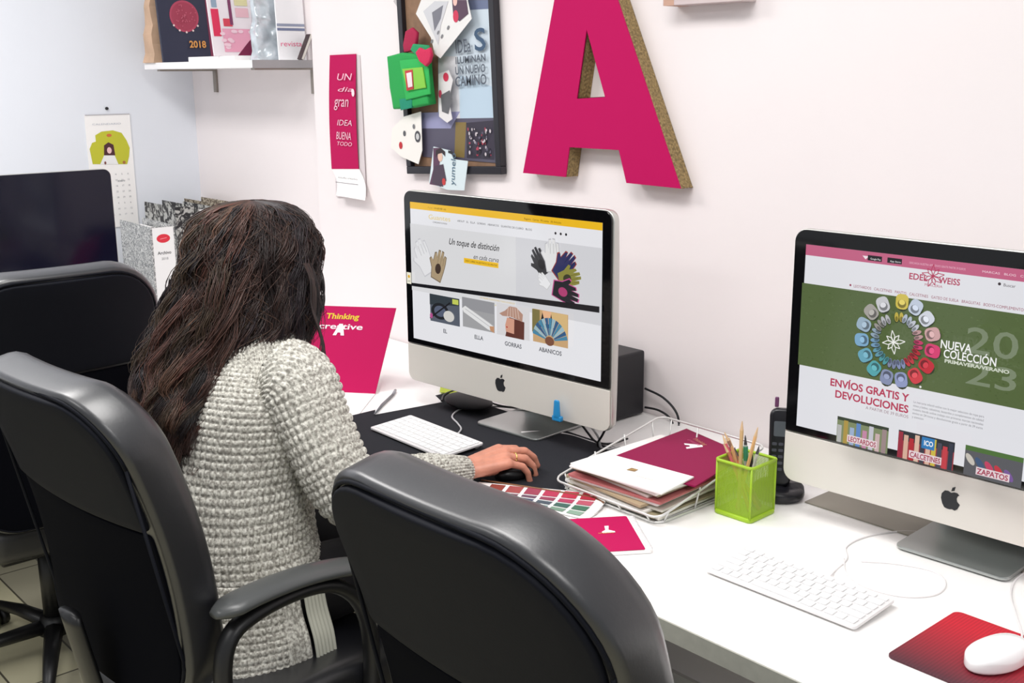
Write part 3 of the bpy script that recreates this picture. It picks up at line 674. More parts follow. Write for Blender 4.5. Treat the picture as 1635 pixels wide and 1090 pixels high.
# spiral notebook
nbq = [V((-1.336, 1.472, 0)), V((-1.21, 1.386, 0))]; u = (nbq[1] - nbq[0]).normalized(); vv = V((u.y, -u.x, 0))
Wn, Hn = .153, .19
t = thing('spiral_notebook', 'magenta spiral notebook with a small white T-like mark on the white desk', 'notebook', (*(nbq[0] + u * Wn / 2 + vv * Hn / 2).xy, DZ), math.atan2(u.y, u.x)); upd()
b = B(); pillow(b, rrect(Wn, Hn, .004, 3), .007, .0005, 1, 1, f=lambda x, y, z: V((x, y, z + .0008))); obj('pages', b, PAPER, t)
b = B(); pillow(b, rrect(Wn, Hn - .012, .004, 3, 0, -.006), .0012, .0003, 1, 1, f=lambda x, y, z: V((x, y, z + .0082))); obj('cover', b, FOLD, t)
for k in range(22):
    b = B(); x = -Wn / 2 + .008 + k * (Wn - .016) / 21
    tube(b, [(x, Hn / 2 - .004 + .006 * math.cos(q_), .0062 + .0055 * math.sin(q_)) for q_ in [2 * PI * j / 12 for j in range(13)]], .0008, 5, up=V((1, 0, 0))); obj('ring', b, mat('ring_white', (236, 234, 236), .3), t, True)
a = Art(t.matrix_world @ V((0, 0, .0096)), u, -vv)
x, y = a.px(972, 850); a.poly([(x - .03, y - .002), (x - .012, y - .004), (x - .004, y - .012), (x + .001, y - .012), (x + .001, y + .012), (x - .004, y + .012), (x - .012, y + .002), (x - .03, y + .006)], (250, 244, 246)); a.text('creative', x + .004, y - .02, .009, (226, 180, 90), rot=PI / 2); a.build('print', PRINT, t)
# colour swatch fan deck
c0 = V((-1.655, 1.352, 0)); dirn = V((.232, .120, 0)).normalized()
t = thing('swatch_deck', 'fanned deck of colour swatches beside the hand and the notebook', 'colour swatches', (c0.x, c0.y, DZ + .002), math.atan2(dirn.y, dirn.x)); upd()
sw = [[(150, 70, 60), (170, 80, 80), (160, 60, 84), (186, 48, 84), (190, 40, 70), (176, 40, 60)], [(150, 110, 96), (120, 76, 90), (104, 70, 92), (150, 60, 88), (180, 60, 96), (190, 90, 110)], [(86, 90, 110), (70, 72, 96), (60, 66, 100), (72, 84, 96), (60, 100, 90), (66, 116, 92)], [(110, 130, 150), (96, 110, 140), (80, 96, 120), (110, 140, 140), (120, 150, 130), (140, 170, 150)]]
for k in range(4):
    b = B(); an = math.radians(5 - 5.5 * k); f = lambda x, y, z, an=an, k=k: V((math.cos(an) * x - math.sin(an) * y, math.sin(an) * x + math.cos(an) * y, z + .0022 * (3 - k)))
    pillow(b, rrect(.27, .042, .002, 2, .135, 0), .002, .0003, 1, 1, f=f); o = obj('swatch_strip', b, PAPER, t)
    upd(); M = t.matrix_world; a = Art(M @ f(0, 0, .0021), M.to_3x3() @ V((math.cos(an), math.sin(an), 0)), M.to_3x3() @ V((-math.sin(an), math.cos(an), 0)))
    for j, c in enumerate(sw[k]): a.rect(.03 + j * .038, -.016 if k == 3 else -.02, .06 + j * .038, .015, c)
    p_ = a.build('colour_print', PRINT, o)
b = B(); tube(b, [(.245, .018, .0095), (.12, .025, .0098), (.0, .03, .0098)], .0018, 6); tube(b, [(.245, .018, .0095), (.27, -.0, .009)], .0018, 6)
obj('brown_edge', b, mat('brown_edge', (140, 96, 66), .5), t, True)
# ---------------------------------------------------------------- pencil cup and pencils
t = thing('pencil_cup', 'square lime green mesh pencil cup right of the wire tray', 'pencil cup', (-1.218, 1.658, DZ), math.radians(2))
LM = bpy.data.materials.new('lime_mesh'); LM.use_nodes = True; nt = LM.node_tree; bs = nt.nodes['Principled BSDF']; bs.inputs[0].default_value = (*lin((150, 184, 44)), 1); bs.inputs['Roughness'].default_value = .45
tc = nt.nodes.new('ShaderNodeTexCoord'); fr = []
sp = nt.nodes.new('ShaderNodeSeparateXYZ'); nt.links.new(tc.outputs['UV'], sp.inputs[0])
for k in range(2):
    m1 = nt.nodes.new('ShaderNodeMath'); m1.operation = 'MULTIPLY'; m1.inputs[1].default_value = 46
    m2 = nt.nodes.new('ShaderNodeMath'); m2.operation = 'FRACT'; m3 = nt.nodes.new('ShaderNodeMath'); m3.operation = 'GREATER_THAN'; m3.inputs[1].default_value = .48
    nt.links.new(sp.outputs[k], m1.inputs[0]); nt.links.new(m1.outputs[0], m2.inputs[0]); nt.links.new(m2.outputs[0], m3.inputs[0]); fr.append(m3)
mm = nt.nodes.new('ShaderNodeMath'); mm.operation = 'MULTIPLY'; nt.links.new(fr[0].outputs[0], mm.inputs[0]); nt.links.new(fr[1].outputs[0], mm.inputs[1])
m4 = nt.nodes.new('ShaderNodeMath'); m4.operation = 'SUBTRACT'; m4.inputs[0].default_value = 1; nt.links.new(mm.outputs[0], m4.inputs[1]); nt.links.new(m4.outputs[0], bs.inputs['Alpha'])
LS = mat('lime_solid', (160, 196, 40), .4)
S, HC = .078, .108
def cupwall(k):
    b = B(); uv = b.loops.layers.uv.new('UVMap'); a0 = k * PI / 2
    p = [V((-S / 2, -S / 2, .006)), V((S / 2, -S / 2, .006)), V((S / 2, -S / 2, HC)), V((-S / 2, -S / 2, HC))]
    f = b.faces.new([b.verts.new(Matrix.Rotation(a0, 3, 'Z') @ q_) for q_ in p])
    for l, c in zip(f.loops, ((0, 0), (1, 0), (1, 1.4), (0, 1.4))): l[uv].uv = c
    return b
for k in range(4): obj('mesh_wall', cupwall(k), LM, t)
b = B(); pts = [(x, y, HC) for x, y in rrect(S + .004, S + .004, .008, 4)]; tube(b, pts + [pts[0]], .0032, 8); obj('rim', b, LS, t, True)
b = B(); pillow(b, rrect(S + .008, S + .008, .01, 4), .009, .003, 3, 2); obj('base', b, LS, t, True)
for sx in (-1, 1):
    for sy in (-1, 1):
        b = B(); tube(b, [(sx * S / 2, sy * S / 2, .006), (sx * S / 2, sy * S / 2, HC)], .0022, 6); obj('corner_post', b, LS, t, True)
pens = [((1128, 700), (186, 120, 80), 'terracotta pencil leaning furthest left'), ((1140, 690), (200, 90, 100), 'red-pink pencil leaning left'), ((1150, 688), (150, 110, 90), 'brown pencil leaning left'),
        ((1162, 698), (214, 160, 110), 'tan pencil near the middle'), ((1170, 716), (240, 236, 230), 'short white pen in the middle'), ((1185, 672), (206, 170, 120), 'tallest natural wood pencil'),
        ((1190, 695), (180, 190, 190), 'grey pen with a green grip'), ((1210, 682), (224, 176, 120), 'light orange pencil at the right'), ((1200, 716), (60, 56, 60), 'short dark pen at the right'), ((1166, 712), (226, 96, 40), 'short orange pen at the front'), ((1212, 712), (210, 205, 200), 'short white pen leaning right')]
cupc = V((-1.218, 1.658, DZ + .012))
rr = random.Random(11)
for k, (tp, c, lb) in enumerate(pens):
    yy = 1.645 + .006 * (k % 5); tip = at(*tp, 1, yy)
    bx = cupc.x - (tip.x - cupc.x) * .32; bx = max(cupc.x - .029, min(cupc.x + .029, bx)); bot = V((bx, cupc.y + (-1) ** k * .012 * (1 + k % 3) * .6, cupc.z))
    # keep the shaft inside the rim
    s_ = (DZ + HC - bot.z) / (tip.z - bot.z); xr = bot.x + (tip.x - bot.x) * s_
    if abs(xr - cupc.x) > .032:
        tx = cupc.x + math.copysign(.032, xr - cupc.x); tip.x = bot.x + (tx - bot.x) / s_
    t = thing('pencil' if 'pen ' not in lb else 'pen', lb + ' in the green cup', 'pencil' if 'pen ' not in lb else 'pen', tuple(bot), 0, 'pencils and pens in the green cup')
    d = tip - bot; L = d.length; dn = d.normalized()
    b = B(); tube(b, [V((0, 0, 0)), dn * (L - .018)], .0035, 6); obj('shaft', b, mat('pen_c%d' % k, c, .45), t)
    b = B(); tube(b, [dn * (L - .018), dn * L], [.0035, .0008], 6); obj('tip', b, mat('pencil_wood', (214, 180, 140), .6) if 'pencil' in lb else mat('tip_dark', (60, 60, 64), .4), t)
    if 'green grip' in lb:
        b = B(); tube(b, [dn * (L - .05), dn * (L - .022)], .0046, 8); obj('grip', b, mat('green_grip', (60, 150, 110), .5), t)
# ---------------------------------------------------------------- cordless phone
BP = mat('phone_black', (22, 22, 28), .3); t = thing('cordless_phone', 'black cordless phone standing in its round charger beside the right computer', 'phone', (-1.222, 1.772, DZ + .0005), math.radians(34))
b = B(); pillow(b, [(.05 * math.cos(q_), .045 * math.sin(q_)) for q_ in [2 * PI * k / 32 for k in range(32)]], .026, .01, 4, 3, f=lambda x, y, z: V((x, y, z * (1.15 if y > 0 else .9)))); obj('charger', b, BP, t, True)
tl_ = Matrix.Translation((0, .004, .022)) @ Matrix.Rotation(math.radians(-9), 4, 'X')
b = B(); pillow(b, rrect(.046, .155, .016, 5), .024, .006, 3, 3, f=lambda x, y, z: tl_ @ V((x * (1 + y * .9), z - .012, y + .078))); hs = obj('handset', b, BP, t, True)
b = B(); pillow(b, rrect(.03, .03, .003, 3), .001, .0003, 1, 1, f=lambda x, y, z: tl_ @ V((x, z - .0126, y + .115))); obj('phone_screen', b, mat('lcd', (86, 92, 98), .3), hs)
for r_ in range(5):
    for c_ in range(3):
        b = B(); pillow(b, rrect(.0095, .006, .002, 2), .0015, .0004, 1, 1, f=lambda x, y, z: tl_ @ V((x + (c_ - 1) * .0125, z - .0132, y + .085 - r_ * .0125))); obj('button', b, mat('button_grey', (70, 72, 82), .4), hs)
b = B(); box(b, (0, 0, 0), (.008, .009, .02), M=tl_ @ Matrix.Translation((-.012, .004, .166)), bev=.002); obj('antenna', b, mat('antenna', (110, 60, 100), .4), hs)
# ---------------------------------------------------------------- ring binders at the end wall
def marble(name, dark, light, sc):
    M = bpy.data.materials.new(name); M.use_nodes = True; nt = M.node_tree; bs = nt.nodes['Principled BSDF']
    tc = nt.nodes.new('ShaderNodeTexCoord'); n = nt.nodes.new('ShaderNodeTexNoise'); n.inputs['Scale'].default_value = sc; n.inputs['Detail'].default_value = 6; n.inputs['Distortion'].default_value = 1.5
    r = nt.nodes.new('ShaderNodeValToRGB'); r.color_ramp.elements[0].position = .46; r.color_ramp.elements[1].position = .56; r.color_ramp.elements[0].color = (*lin(dark), 1); r.color_ramp.elements[1].color = (*lin(light), 1)
    nt.links.new(tc.outputs['Object'], n.inputs['Vector']); nt.links.new(n.outputs[0], r.inputs[0]); nt.links.new(r.outputs[0], bs.inputs[0]); bs.inputs['Roughness'].default_value = .5; return M
G1 = marble('marbled_grey', (120, 122, 124), (206, 206, 204), 120); K1 = marble('marbled_black', (30, 30, 34), (186, 186, 182), 34)
def binder(label, x, y, rz, m1, spine, h=.32, d=.28, w=.085, sp_c=(236, 236, 236)):
    # local: spine at x=0 facing +x, covers run to -x
    t = thing('ring_binder', label, 'binder', (x, y, DZ), rz, 'ring binders standing in a row on the desk corner')
    for s_ in (-1, 1):
        b = B(); box(b, (-d / 2, s_ * (w / 2 - .0015), h / 2), (d, .003, h)); obj('cover', b, m1, t)
    b = B(); box(b, (-.0015, 0, h / 2), (.003, w - .006, h)); obj('spine', b, m1, t)
    b = B(); box(b, (-d / 2, 0, h / 2 - .01), (d - .03, w - .03, h - .02)); obj('papers', b, PAPER, t)
    upd(); M = t.matrix_world
    a = Art(M @ V((.0003, 0, h / 2)), M.to_3x3() @ V((0, 1, 0)), (0, 0, 1))
    if spine: a.rect(-w * .44, -h * .49, w * .44, h * .49, sp_c)
    else: a.rect(-w * .2, -h * .2, w * .2, h * .2, sp_c)
    if spine == 2:
        a.disc(.0, h * .37, .024, .015, (216, 40, 60)); a.line((-.012, h * .365), (.012, h * .375), .002, (240, 150, 160)); a.text('Archivo', 0, h * .2, .015, (70, 70, 74), align='CENTER', bold=.0003); a.text('2018', 0, h * .14, .012, (130, 130, 134), align='CENTER')
    a.build('spine_label', PRINT, t); return t
binder('grey speckled binder with a red oval on its white spine, first of the row', -3.655, 1.622, math.radians(-2), G1, 2)
binder('black and white marbled binder without a white spine, second of the row', -3.95, 1.845, math.radians(0), K1, 0, h=.345, w=.075, d=.27)
binder('binder with a white spine between the marbled binder and the wall', -3.93, 1.927, math.radians(0), K1, 1, h=.335, w=.075, d=.28)
binder('binder pushed against the back wall, last of the row behind the hair', -3.96, 2.01, math.radians(0), marble('marbled_brown', (90, 76, 60), (190, 180, 160), 60), 1, h=.345, w=.075, d=.26)

# ---------------------------------------------------------------- end wall calendar
t = thing('wall_calendar', 'white calendar with a girl on a yellow blob, hanging on the end wall', 'calendar', (XE + .004, 1.71, 1.425)); upd()
b = B(); box(b, (-.001, 0, -.22), (.003, .175, .43)); obj('sheets', b, PAPER, t)
b = B(); tube(b, [(.001, -.086, -.006), (.001, .086, -.006)], .0025, 6); obj('binding', b, mat('binding', (200, 200, 206), .4), t)
b = B(); ellipsoid(b, (.002, 0, .016), (.003, .007, .006)); obj('hook', b, KC, t)
a = Art((XE + .0048, 1.71, 1.425), (0, 1, 0), (0, 0, 1)); P = a.px
cx, cy = P(174, 240)
a.poly([P(*q_) for q_ in ((146, 252), (143, 238), (147, 228), (153, 226), (152, 216), (162, 210), (180, 208), (194, 212), (202, 224), (207, 236), (206, 250), (203, 262), (148, 262))], (196, 196, 48))
a.poly([P(*q_) for q_ in ((166, 248), (166, 232), (173, 227), (181, 231), (184, 248))], (74, 30, 40)); x, y = P(174.5, 240); a.disc(x, y, .009, .012, (238, 196, 196))
a.poly([P(*q_) for q_ in ((160, 262), (166, 248), (183, 248), (189, 262))], (240, 240, 240)); x, y = P(174, 216); a.disc(x, y, .01, .006, (206, 110, 60)); a.disc(*P(168, 260), .004, .006, (120, 60, 50)); a.disc(*P(198, 259), .006, .006, (170, 110, 60))
x, y = P(147, 200); a.text('CALENDARIO', x, y, .009, (190, 194, 204), width=.11); x, y = P(188, 290); a.text('enero', x, y, .012, (110, 112, 122))
for r_ in range(8):
    for c_ in range(6): a.text(str(1 + (r_ * 6 + c_) % 30), -.06 + c_ * .024, -.235 - r_ * .022, .009, (120, 122, 132), align='CENTER')
a.build('print', PRINT, t)
# ---------------------------------------------------------------- shelf
SX0, SX1, SY0, SZ = -4.17, -3.345, 1.83, 1.607
t = thing('wall_shelf', 'white wall shelf on grey brackets in the corner, loaded with catalogues', 'shelf', ((SX0 + SX1) / 2, YR, SZ)); L = SX1 - SX0
b = B(); box(b, (0, (SY0 - YR) / 2, -.012), (L, YR - SY0, .024), bev=.001); obj('board', b, mat('shelf_white', (250, 248, 248), .4), t)
for x in (SX0 + .1, SX1 - .016, ):
    b = B(); box(b, (x - (SX0 + SX1) / 2, -.004, -.055), (.024, .008, .11)); box(b, (x - (SX0 + SX1) / 2, (SY0 - YR) / 2, -.0275), (.024, YR - SY0 - .02, .007)); obj('bracket', b, mat('bracket_grey', (150, 142, 134), .4, .3), t)
b = B(); box(b, (L / 2 + .001, (SY0 - YR) / 2, -.012), (.002, YR - SY0, .026)); obj('end_cap', b, mat('cap_grey', (160, 158, 160), .5), t)
def book(name, label, cat, c, s, m1, rx_=0, rz=0, parts=()):
    t = thing(name, label, cat, c, rz); t.rotation_euler = (rx_, 0, rz); upd(); return t
# kraft paper bag
t = thing('paper_bag', 'brown kraft paper bag at the left end of the shelf', 'bag', (-4.115, 1.895, SZ), PI / 2)
def bagf(w, d, h, taper):
    b = B(); n = 8; rows = []
    for k in range(n + 1):
        z = h * k / n; s_ = 1 - taper * k / n; dd_ = d * (1 - .6 * k / n); rows.append([b.verts.new((sx * w / 2 * s_ + .004 * math.sin(k * 2.1 + sx), sy * dd_ / 2 + .003 * math.sin(k * 1.7 + 2 * sy), z)) for sx, sy in ((-1, -1), (0, -1), (1, -1), (1, 0), (1, 1), (0, 1), (-1, 1), (-1, 0))])
    for a_, c_ in zip(rows[:-1], rows[1:]):
        for i in range(8): b.faces.new((a_[i], a_[(i + 1) % 8], c_[(i + 1) % 8], c_[i]))
    b.faces.new(rows[0][::-1]); return b
KB_ = mat('kraft', (206, 172, 144), .7, var=.12, vscale=14)
obj('bag_body', bagf(.14, .09, .27, .2), KB_, t)
b = B(); tube(b, smoothpath([(-.03, 0, .26), (-.03, 0, .3), (0, 0, .32), (.03, 0, .3), (.03, 0, .26)], 4), .003, 6); obj('handle', b, KB_, t)
# dark catalogue with a red medallion and 2018
cat_ = thing('catalogue', 'dark navy catalogue with a red disc and the number 2018', 'catalogue', (-4.0, 1.925, SZ + .001)); cat_.rotation_euler = (math.radians(-6), 0, PI / 2); upd()
b = B(); box(b, (0, .006, .14), (.19, .012, .28), bev=.001); obj('cover', b, mat('navy_cover', (40, 44, 66), .45), cat_)
b = B(); box(b, (.109, .008, .14), (.026, .014, .28), bev=.001); obj('spine', b, mat('plum_spine', (130, 50, 80), .45), cat_)
Mw = cat_.matrix_world; a = Art(Mw @ V((0, -.0004, 0)), (0, 1, 0), Mw.to_3x3() @ V((0, 0, 1))); P = a.px
x, y = P(294, 26); a.disc(x, y, .057, .057, (176, 66, 92), 32); a.disc(x, y, .050, .050, (160, 56, 80), 32)
for k in range(40):
    r_ = random.uniform(0, .048); q_ = random.uniform(0, 2 * PI); a.disc(x + r_ * math.cos(q_), y + r_ * math.sin(q_), .0025, .0025, (190, 90, 112), 6)
for k in range(5): q_ = PI * (1.2 + .15 * k); a.disc(x + .058 * math.cos(q_), y + .058 * math.sin(q_), .004, .004, (230, 210, 206), 8)
x, y = P(302, 76); a.text('2018', x, y, .034, (214, 150, 76), width=.066, bold=.001); a.build('print', PRINT, cat_)
# white booklet lying on the shelf
b = B(); box(b, (0, 0, .008), (.34, .18, .016), bev=.001)
tag(obj('booklet', b, PAPER, None, False, (-3.67, 1.94, SZ + .0005), (0, 0, .0)), 'white booklet lying flat on the shelf between the catalogue and the magazines', 'booklet')
# pink brochures
def brochure(label, c, w_, h_, base, tilt, rz, cols_, name='brochure'):
    t = thing(name, label, 'brochure', c); t.rotation_euler = (math.radians(tilt), 0, math.radians(rz)); upd()
    b = B(); box(b, (0, .003, h_ / 2), (w_, .006, h_), bev=.0005); obj('cover', b, mat('br_' + label[:14], base, .4), t)
    M = t.matrix_world; a = Art(M @ V((0, -.0003, 0)), M.to_3x3() @ V((1, 0, 0)), M.to_3x3() @ V((0, 0, 1))); rr = random.Random(len(label))
    for (x0, y0, x1, y1, cc) in cols_: a.rect(-w_ / 2 + x0 * w_, y0 * h_, -w_ / 2 + x1 * w_, y1 * h_, cc)
    return t, a
t, a = brochure('pink and white brochure with red patches leaning on the wall', (-3.60, 1.912, SZ + .0175), .165, .26, (244, 236, 240), -9, 90,
    [(.05, .25, .22, .6, (226, 50, 90)), (.08, .62, .2, .8, (150, 170, 190)), (.25, .05, .95, .35, (240, 170, 194)), (.3, .38, .5, .48, (220, 70, 90)), (.45, .4, .52, .95, (130, 60, 100)), (.6, .5, .9, .62, (236, 190, 200)), (.6, .65, .9, .9, (226, 220, 170))])
for k in range(12): a.disc(random.uniform(-.05, .09), random.uniform(.02, .09), .01, .006, (250, 214, 226), 10)
a.build('print', PRINT, t)
b = B(); sheet(b, (-.035, 0, 0), (.03, -.0, .0), (.03, .0, .06), (.012, 0, .045), .002)
tag(obj('card', b, mat('plum_card', (120, 26, 66), .5), None, False, (-3.53, 1.915, SZ + .0175), (math.radians(-14), 0, PI / 2 )), 'dark plum card leaning at the foot of the pink brochure', 'card')
# silver gift bag
t = thing('gift_bag', 'crumpled silvery white gift bag standing on the shelf', 'bag', (-3.445, 1.955, SZ), PI / 2); upd()
b = bagf(.12, .05, .25, .1); bmesh.ops.subdivide_edges(b, edges=b.edges[:], cuts=4, use_grid_fill=True)
for v in b.verts:
    n_ = noise.noise(v.co * 22); v.co += V((n_ * .012, n_ * .02, 0)) if v.co.z > .01 else V()
obj('bag_body', b, mat('silver_film', (206, 214, 220), .25, .35, var=.25, vscale=18), t, True)
# white catalogue box
t, a = brochure('white folder with pink lettering and a grey band at the right end of the shelf', (-3.392, 2.010, SZ + .001), .105, .28, (250, 250, 252), -3, 90, [(.0, .34, 1, .37, (120, 130, 160)), (.0, .39, 1, .42, (150, 158, 180))])
a.text('revista', -.045, .045, .024, (236, 110, 150), width=.08); a.build('print', PRINT, t)
t = thing('book', 'small dark book slanting at the right end of the shelf', 'book', (-3.362, 2.015, SZ + .004)); t.rotation_euler = (math.radians(-26), 0, 0)
b = B(); box(b, (0, .005, .045), (.026, .012, .09), bev=.001); obj('cover', b, mat('book_brown', (60, 44, 46), .5), t)
b = B(); box(b, (.001, .005, .046), (.0262, .008, .0895)); obj('pages', b, PAPG, t)
# ---------------------------------------------------------------- pink hanging banner on the back wall
t = thing('wall_banner', 'narrow magenta hanging calendar with white lettering and a curled white foot', 'calendar', tuple(at(555, 90, 1, YW - .003))); upd(); inv = t.matrix_world.inverted()
q = [at(530, 270, 1, YW - .008), at(573, 270, 1, YW - .008), at(569, 86, 1, YW - .003), at(527, 88, 1, YW - .003)]
b = B(); sheet(b, *[inv @ p for p in q], .0012, 4, 12, lift=lambda s_, t_: V((0, -.006 * math.sin(PI * (1 - t_)), 0))); obj('front_sheet', b, FOLD, t)
q2 = [at(537, 312, 1, YW - .035), at(583, 320, 1, YW - .035), at(574, 270, 1, YW - .009), at(530, 270, 1, YW - .009)]
b = B(); sheet(b, *[inv @ p for p in q2], .001, 4, 8, lift=lambda s_, t_: V((0, .012 * math.sin(PI * t_), 0))); obj('white_foot', b, PAPER, t)
q3 = [at(537, 314, 1, YW - .005), at(585, 314, 1, YW - .005), at(575, 88, 1, YW - .001), at(530, 88, 1, YW - .001)]
b = B(); sheet(b, *[inv @ p for p in q3], .001, 2, 2); obj('back_sheet', b, mat('back_sheet', (216, 206, 208), .7), t)
a = Art(at(550, 180, 1, YW - .0145), (1, 0, 0), (0, 0, 1)); LP = (240, 190, 208)
for (u, v_, s_, tx) in ((540, 128, .03, 'UN'), (541, 146, .02, 'dia'), (537, 170, .05, 'gran'), (541, 200, .026, 'IDEA'), (540, 222, .034, 'BUENA'), (541, 232, .018, 'TODO')):
    x, y = a.px(u, v_); a.text(tx, x - .012, y, s_, LP, .25, width=.085)
x, y = a.px(564, 148); a.disc(x, y, .008, .012, (244, 220, 226))
a.build('print', PRINT, t)
a = Art(at(550, 285, 1, YW - .040), (1, 0, 0), (0, 0, 1)); x, y = a.px(540, 284); a.text('estudio creativo', x, y, .008, (90, 80, 90), width=.11); x, y = a.px(536, 291); a.rect(x, y, x + .13, y + .002, (120, 110, 120)); 
a.O = a.O + V((0, 0.0, 0)); a.build('foot_print', PRINT, t)
# ---------------------------------------------------------------- framed pin board
FA = math.radians(3.2); BR = V((-2.302, YW - .002, 1.295)); Wf, Hf = .43, .62
fo = thing('picture_frame', 'black picture frame with a lettered poster and photos, between banner and pink letter', 'picture frame', tuple(BR)); fo.rotation_euler = (0, -FA, 0); upd()
FB = mat('frame_black', (30, 28, 36), .35)
for nm_, c, s_ in (('frame_rail', (-Wf / 2, -.012, .011), (Wf, .022, .022)), ('frame_rail', (-Wf / 2, -.012, Hf - .011), (Wf, .022, .022)), ('frame_stile', (-.011, -.012, Hf / 2), (.022, .0219, Hf - .044)), ('frame_stile', (-Wf + .011, -.012, Hf / 2), (.022, .0219, Hf - .044))):
    b = B(); box(b, c, s_, bev=.002); obj(nm_, b, FB, fo)
b = B(); box(b, (-Wf / 2, -.006, Hf / 2), (Wf - .04, .004, Hf - .04)); obj('backing', b, mat('cork_brown', (140, 108, 84), .7, var=.15, vscale=40), fo)
Mw = fo.matrix_world; M3 = Mw.to_3x3()
def wa(y): return Art((-2.5, y, 1.5), (1, 0, 0), (0, 0, 1))
a = Art(Mw @ V((-.2, -.0095, .3)), M3 @ V((1, 0, 0)), M3 @ V((0, 0, 1))); P = a.px
a.ppx([(700, 0), (784, 0), (792, 190), (700, 196)], (206, 218, 228)); a.ppx([(748, 0), (784, 0), (785, 14), (748, 16)], (110, 120, 150)); a.ppx([(735, 120), (791, 140), (792, 190), (735, 192)], (186, 206, 222)); a.ppx([(700, 90), (730, 90), (735, 190), (705, 194)], (216, 216, 220))
a.ppx([(672, 190), (792, 188), (792, 260), (675, 250)], (86, 82, 100)); a.ppx([(672, 180), (735, 178), (720, 205), (674, 205)], (150, 150, 186)); a.ppx([(728, 195), (745, 195), (742, 252), (726, 250)], (130, 110, 60)); a.ppx([(745, 196), (790, 192), (790, 255), (746, 252)], (52, 46, 62))
rr = random.Random(2)
for k in range(60):
    u, v_ = rr.uniform(750, 786), rr.uniform(205, 250); x, y = P(u, v_); a.disc(x, y, rr.uniform(.002, .005), rr.uniform(.002, .006), rr.choice([(200, 190, 196), (170, 60, 80), (96, 90, 110), (36, 32, 44)]), 8)
for (u, v_, s_, tx, w2) in ((731, 84, .05, 'IDEa', 24), (761, 80, .082, 'S', 18), (731, 101, .026, 'ILUMINAN', 48), (731, 118, .03, 'UN NUEVO', 48), (731, 137, .038, 'CAMINO', 50)):
    x, y = P(u, v_); x2, _ = P(u + w2, v_); a.text(tx, x, y - .002, s_, (58, 84, 112) if tx == 'S' else (84, 92, 104), width=x2 - x, bold=.0012 if tx == 'S' else .0006)
a.build('poster', PRINT, fo)
# pinned items
def pinned(name, label, cat, pts, y, col, draw=None, th=.0015):
    P3 = [at(u, v_, 1, y) for u, v_ in pts]; c = sum(P3, V()) / len(P3); t = thing(name, label, cat, tuple(c)); upd()
    b = B(); fs = []
    f0 = [b.verts.new(p - c) for p in P3]; f = b.faces.new(f0); f.normal_update()
    r = bmesh.ops.extrude_face_region(b, geom=[f])
    for e in r['geom']:
        if isinstance(e, bmesh.types.BMVert): e.co.y += th
    bmesh.ops.recalc_face_normals(b, faces=b.faces[:])
    obj('sheet', b, mat(name + '_' + label[:20], col, .5), t)
    if draw:
        a = Art((c.x, y - .0003, c.z), (1, 0, 0), (0, 0, 1)); draw(a, a.px); a.build('print', PRINT, t)
    return t
def d1(a, P):
    a.ppx([(676, 18), (694, 2), (716, 2), (704, 40), (700, 72)], (206, 206, 210)); a.ppx([(690, 20), (708, 8), (704, 30), (694, 50)], (120, 120, 130)); a.ppx([(722, 0), (745, 0), (748, 22), (734, 34), (724, 26)], (86, 60, 80)); x, y = P(728, 26); a.disc(x, y, .012, .016, (206, 50, 84)); x, y = P(727, 2); a.disc(x, y, .009, .012, (236, 190, 180))
    for u, v_ in ((700, 52), (706, 58), (716, 44), (690, 66)): x, y = P(u, v_); a.disc(x, y, .007, .004, (130, 130, 134), 10, .8)
pinned('photo_print', 'crumpled white photo print pinned slanting over the top of the framed poster', 'photo', [(664, 22), (680, -20), (742, -20), (753, 30), (703, 93), (694, 86), (688, 60)], YW - .036, (232, 230, 228), d1)
def d2(a, P):
    x, y = P(712, 123); a.disc(x, y, .012, .012, (206, 50, 80)); a.disc(*P(703, 150), .007, .011, (196, 60, 90)); a.ppx([(704, 152), (718, 144), (722, 158), (716, 182), (706, 178)], (96, 96, 100)); 
pinned('photo_print', 'narrow white card with red dots pinned right of the green toy', 'photo', [(700, 118), (716, 112), (723, 128), (716, 160), (722, 190), (714, 196), (701, 186)], YW - .030, (226, 222, 222), d2)
def d3(a, P):
    for u, v_, s_, c in ((640, 232, .009, (190, 40, 50)), (646, 213, .007, (90, 90, 94)), (667, 218, .014, (70, 70, 76)), (667, 218, .008, (200, 200, 200)), (661, 202, .006, (120, 120, 124))): x, y = P(u, v_); a.disc(x, y, s_, s_ * 1.2, c, 16)
pinned('playing_card', 'white playing cards with a red heart stuck on the wall below the green toy', 'card', [(626, 205), (645, 186), (672, 178), (674, 240), (668, 262), (640, 250), (624, 235)], YW - .028, (240, 236, 230), d3)
def d4(a, P):
    a.ppx([(692, 236), (704, 236), (702, 262), (708, 298), (686, 294), (692, 270)], (92, 60, 84)); x, y = P(703, 250); a.disc(x, y, .011, .014, (226, 190, 170)); a.ppx([(696, 252), (696, 240), (704, 236), (711, 242), (711, 250), (706, 244), (699, 246)], (50, 40, 44)); a.ppx([(694, 265), (708, 262), (713, 288), (704, 298), (690, 292)], (74, 60, 76)); x, y = P(709, 290); a.disc(x, y, .008, .01, (196, 60, 60)); a.ppx([(716, 240), (724, 242), (722, 246), (716, 244)], (40, 40, 44))
    x, y = P(726, 296); a.text('yumelo', x, y, .03, (80, 110, 130), rot=PI / 2 - .1, width=.09)
pinned('photo_print', 'pale card with a drawn woman in dark clothes below the picture frame', 'card', [(685, 292), (692, 234), (718, 240), (724, 254), (747, 257), (741, 304), (714, 303)], YW - .032, (214, 228, 232), d4)
pinned('playing_card', 'corner of a grey card on the wall left of the picture frame', 'card', [(628, 2), (640, -14), (652, -10), (650, 3), (634, 11)], YW - .003, (196, 190, 190))
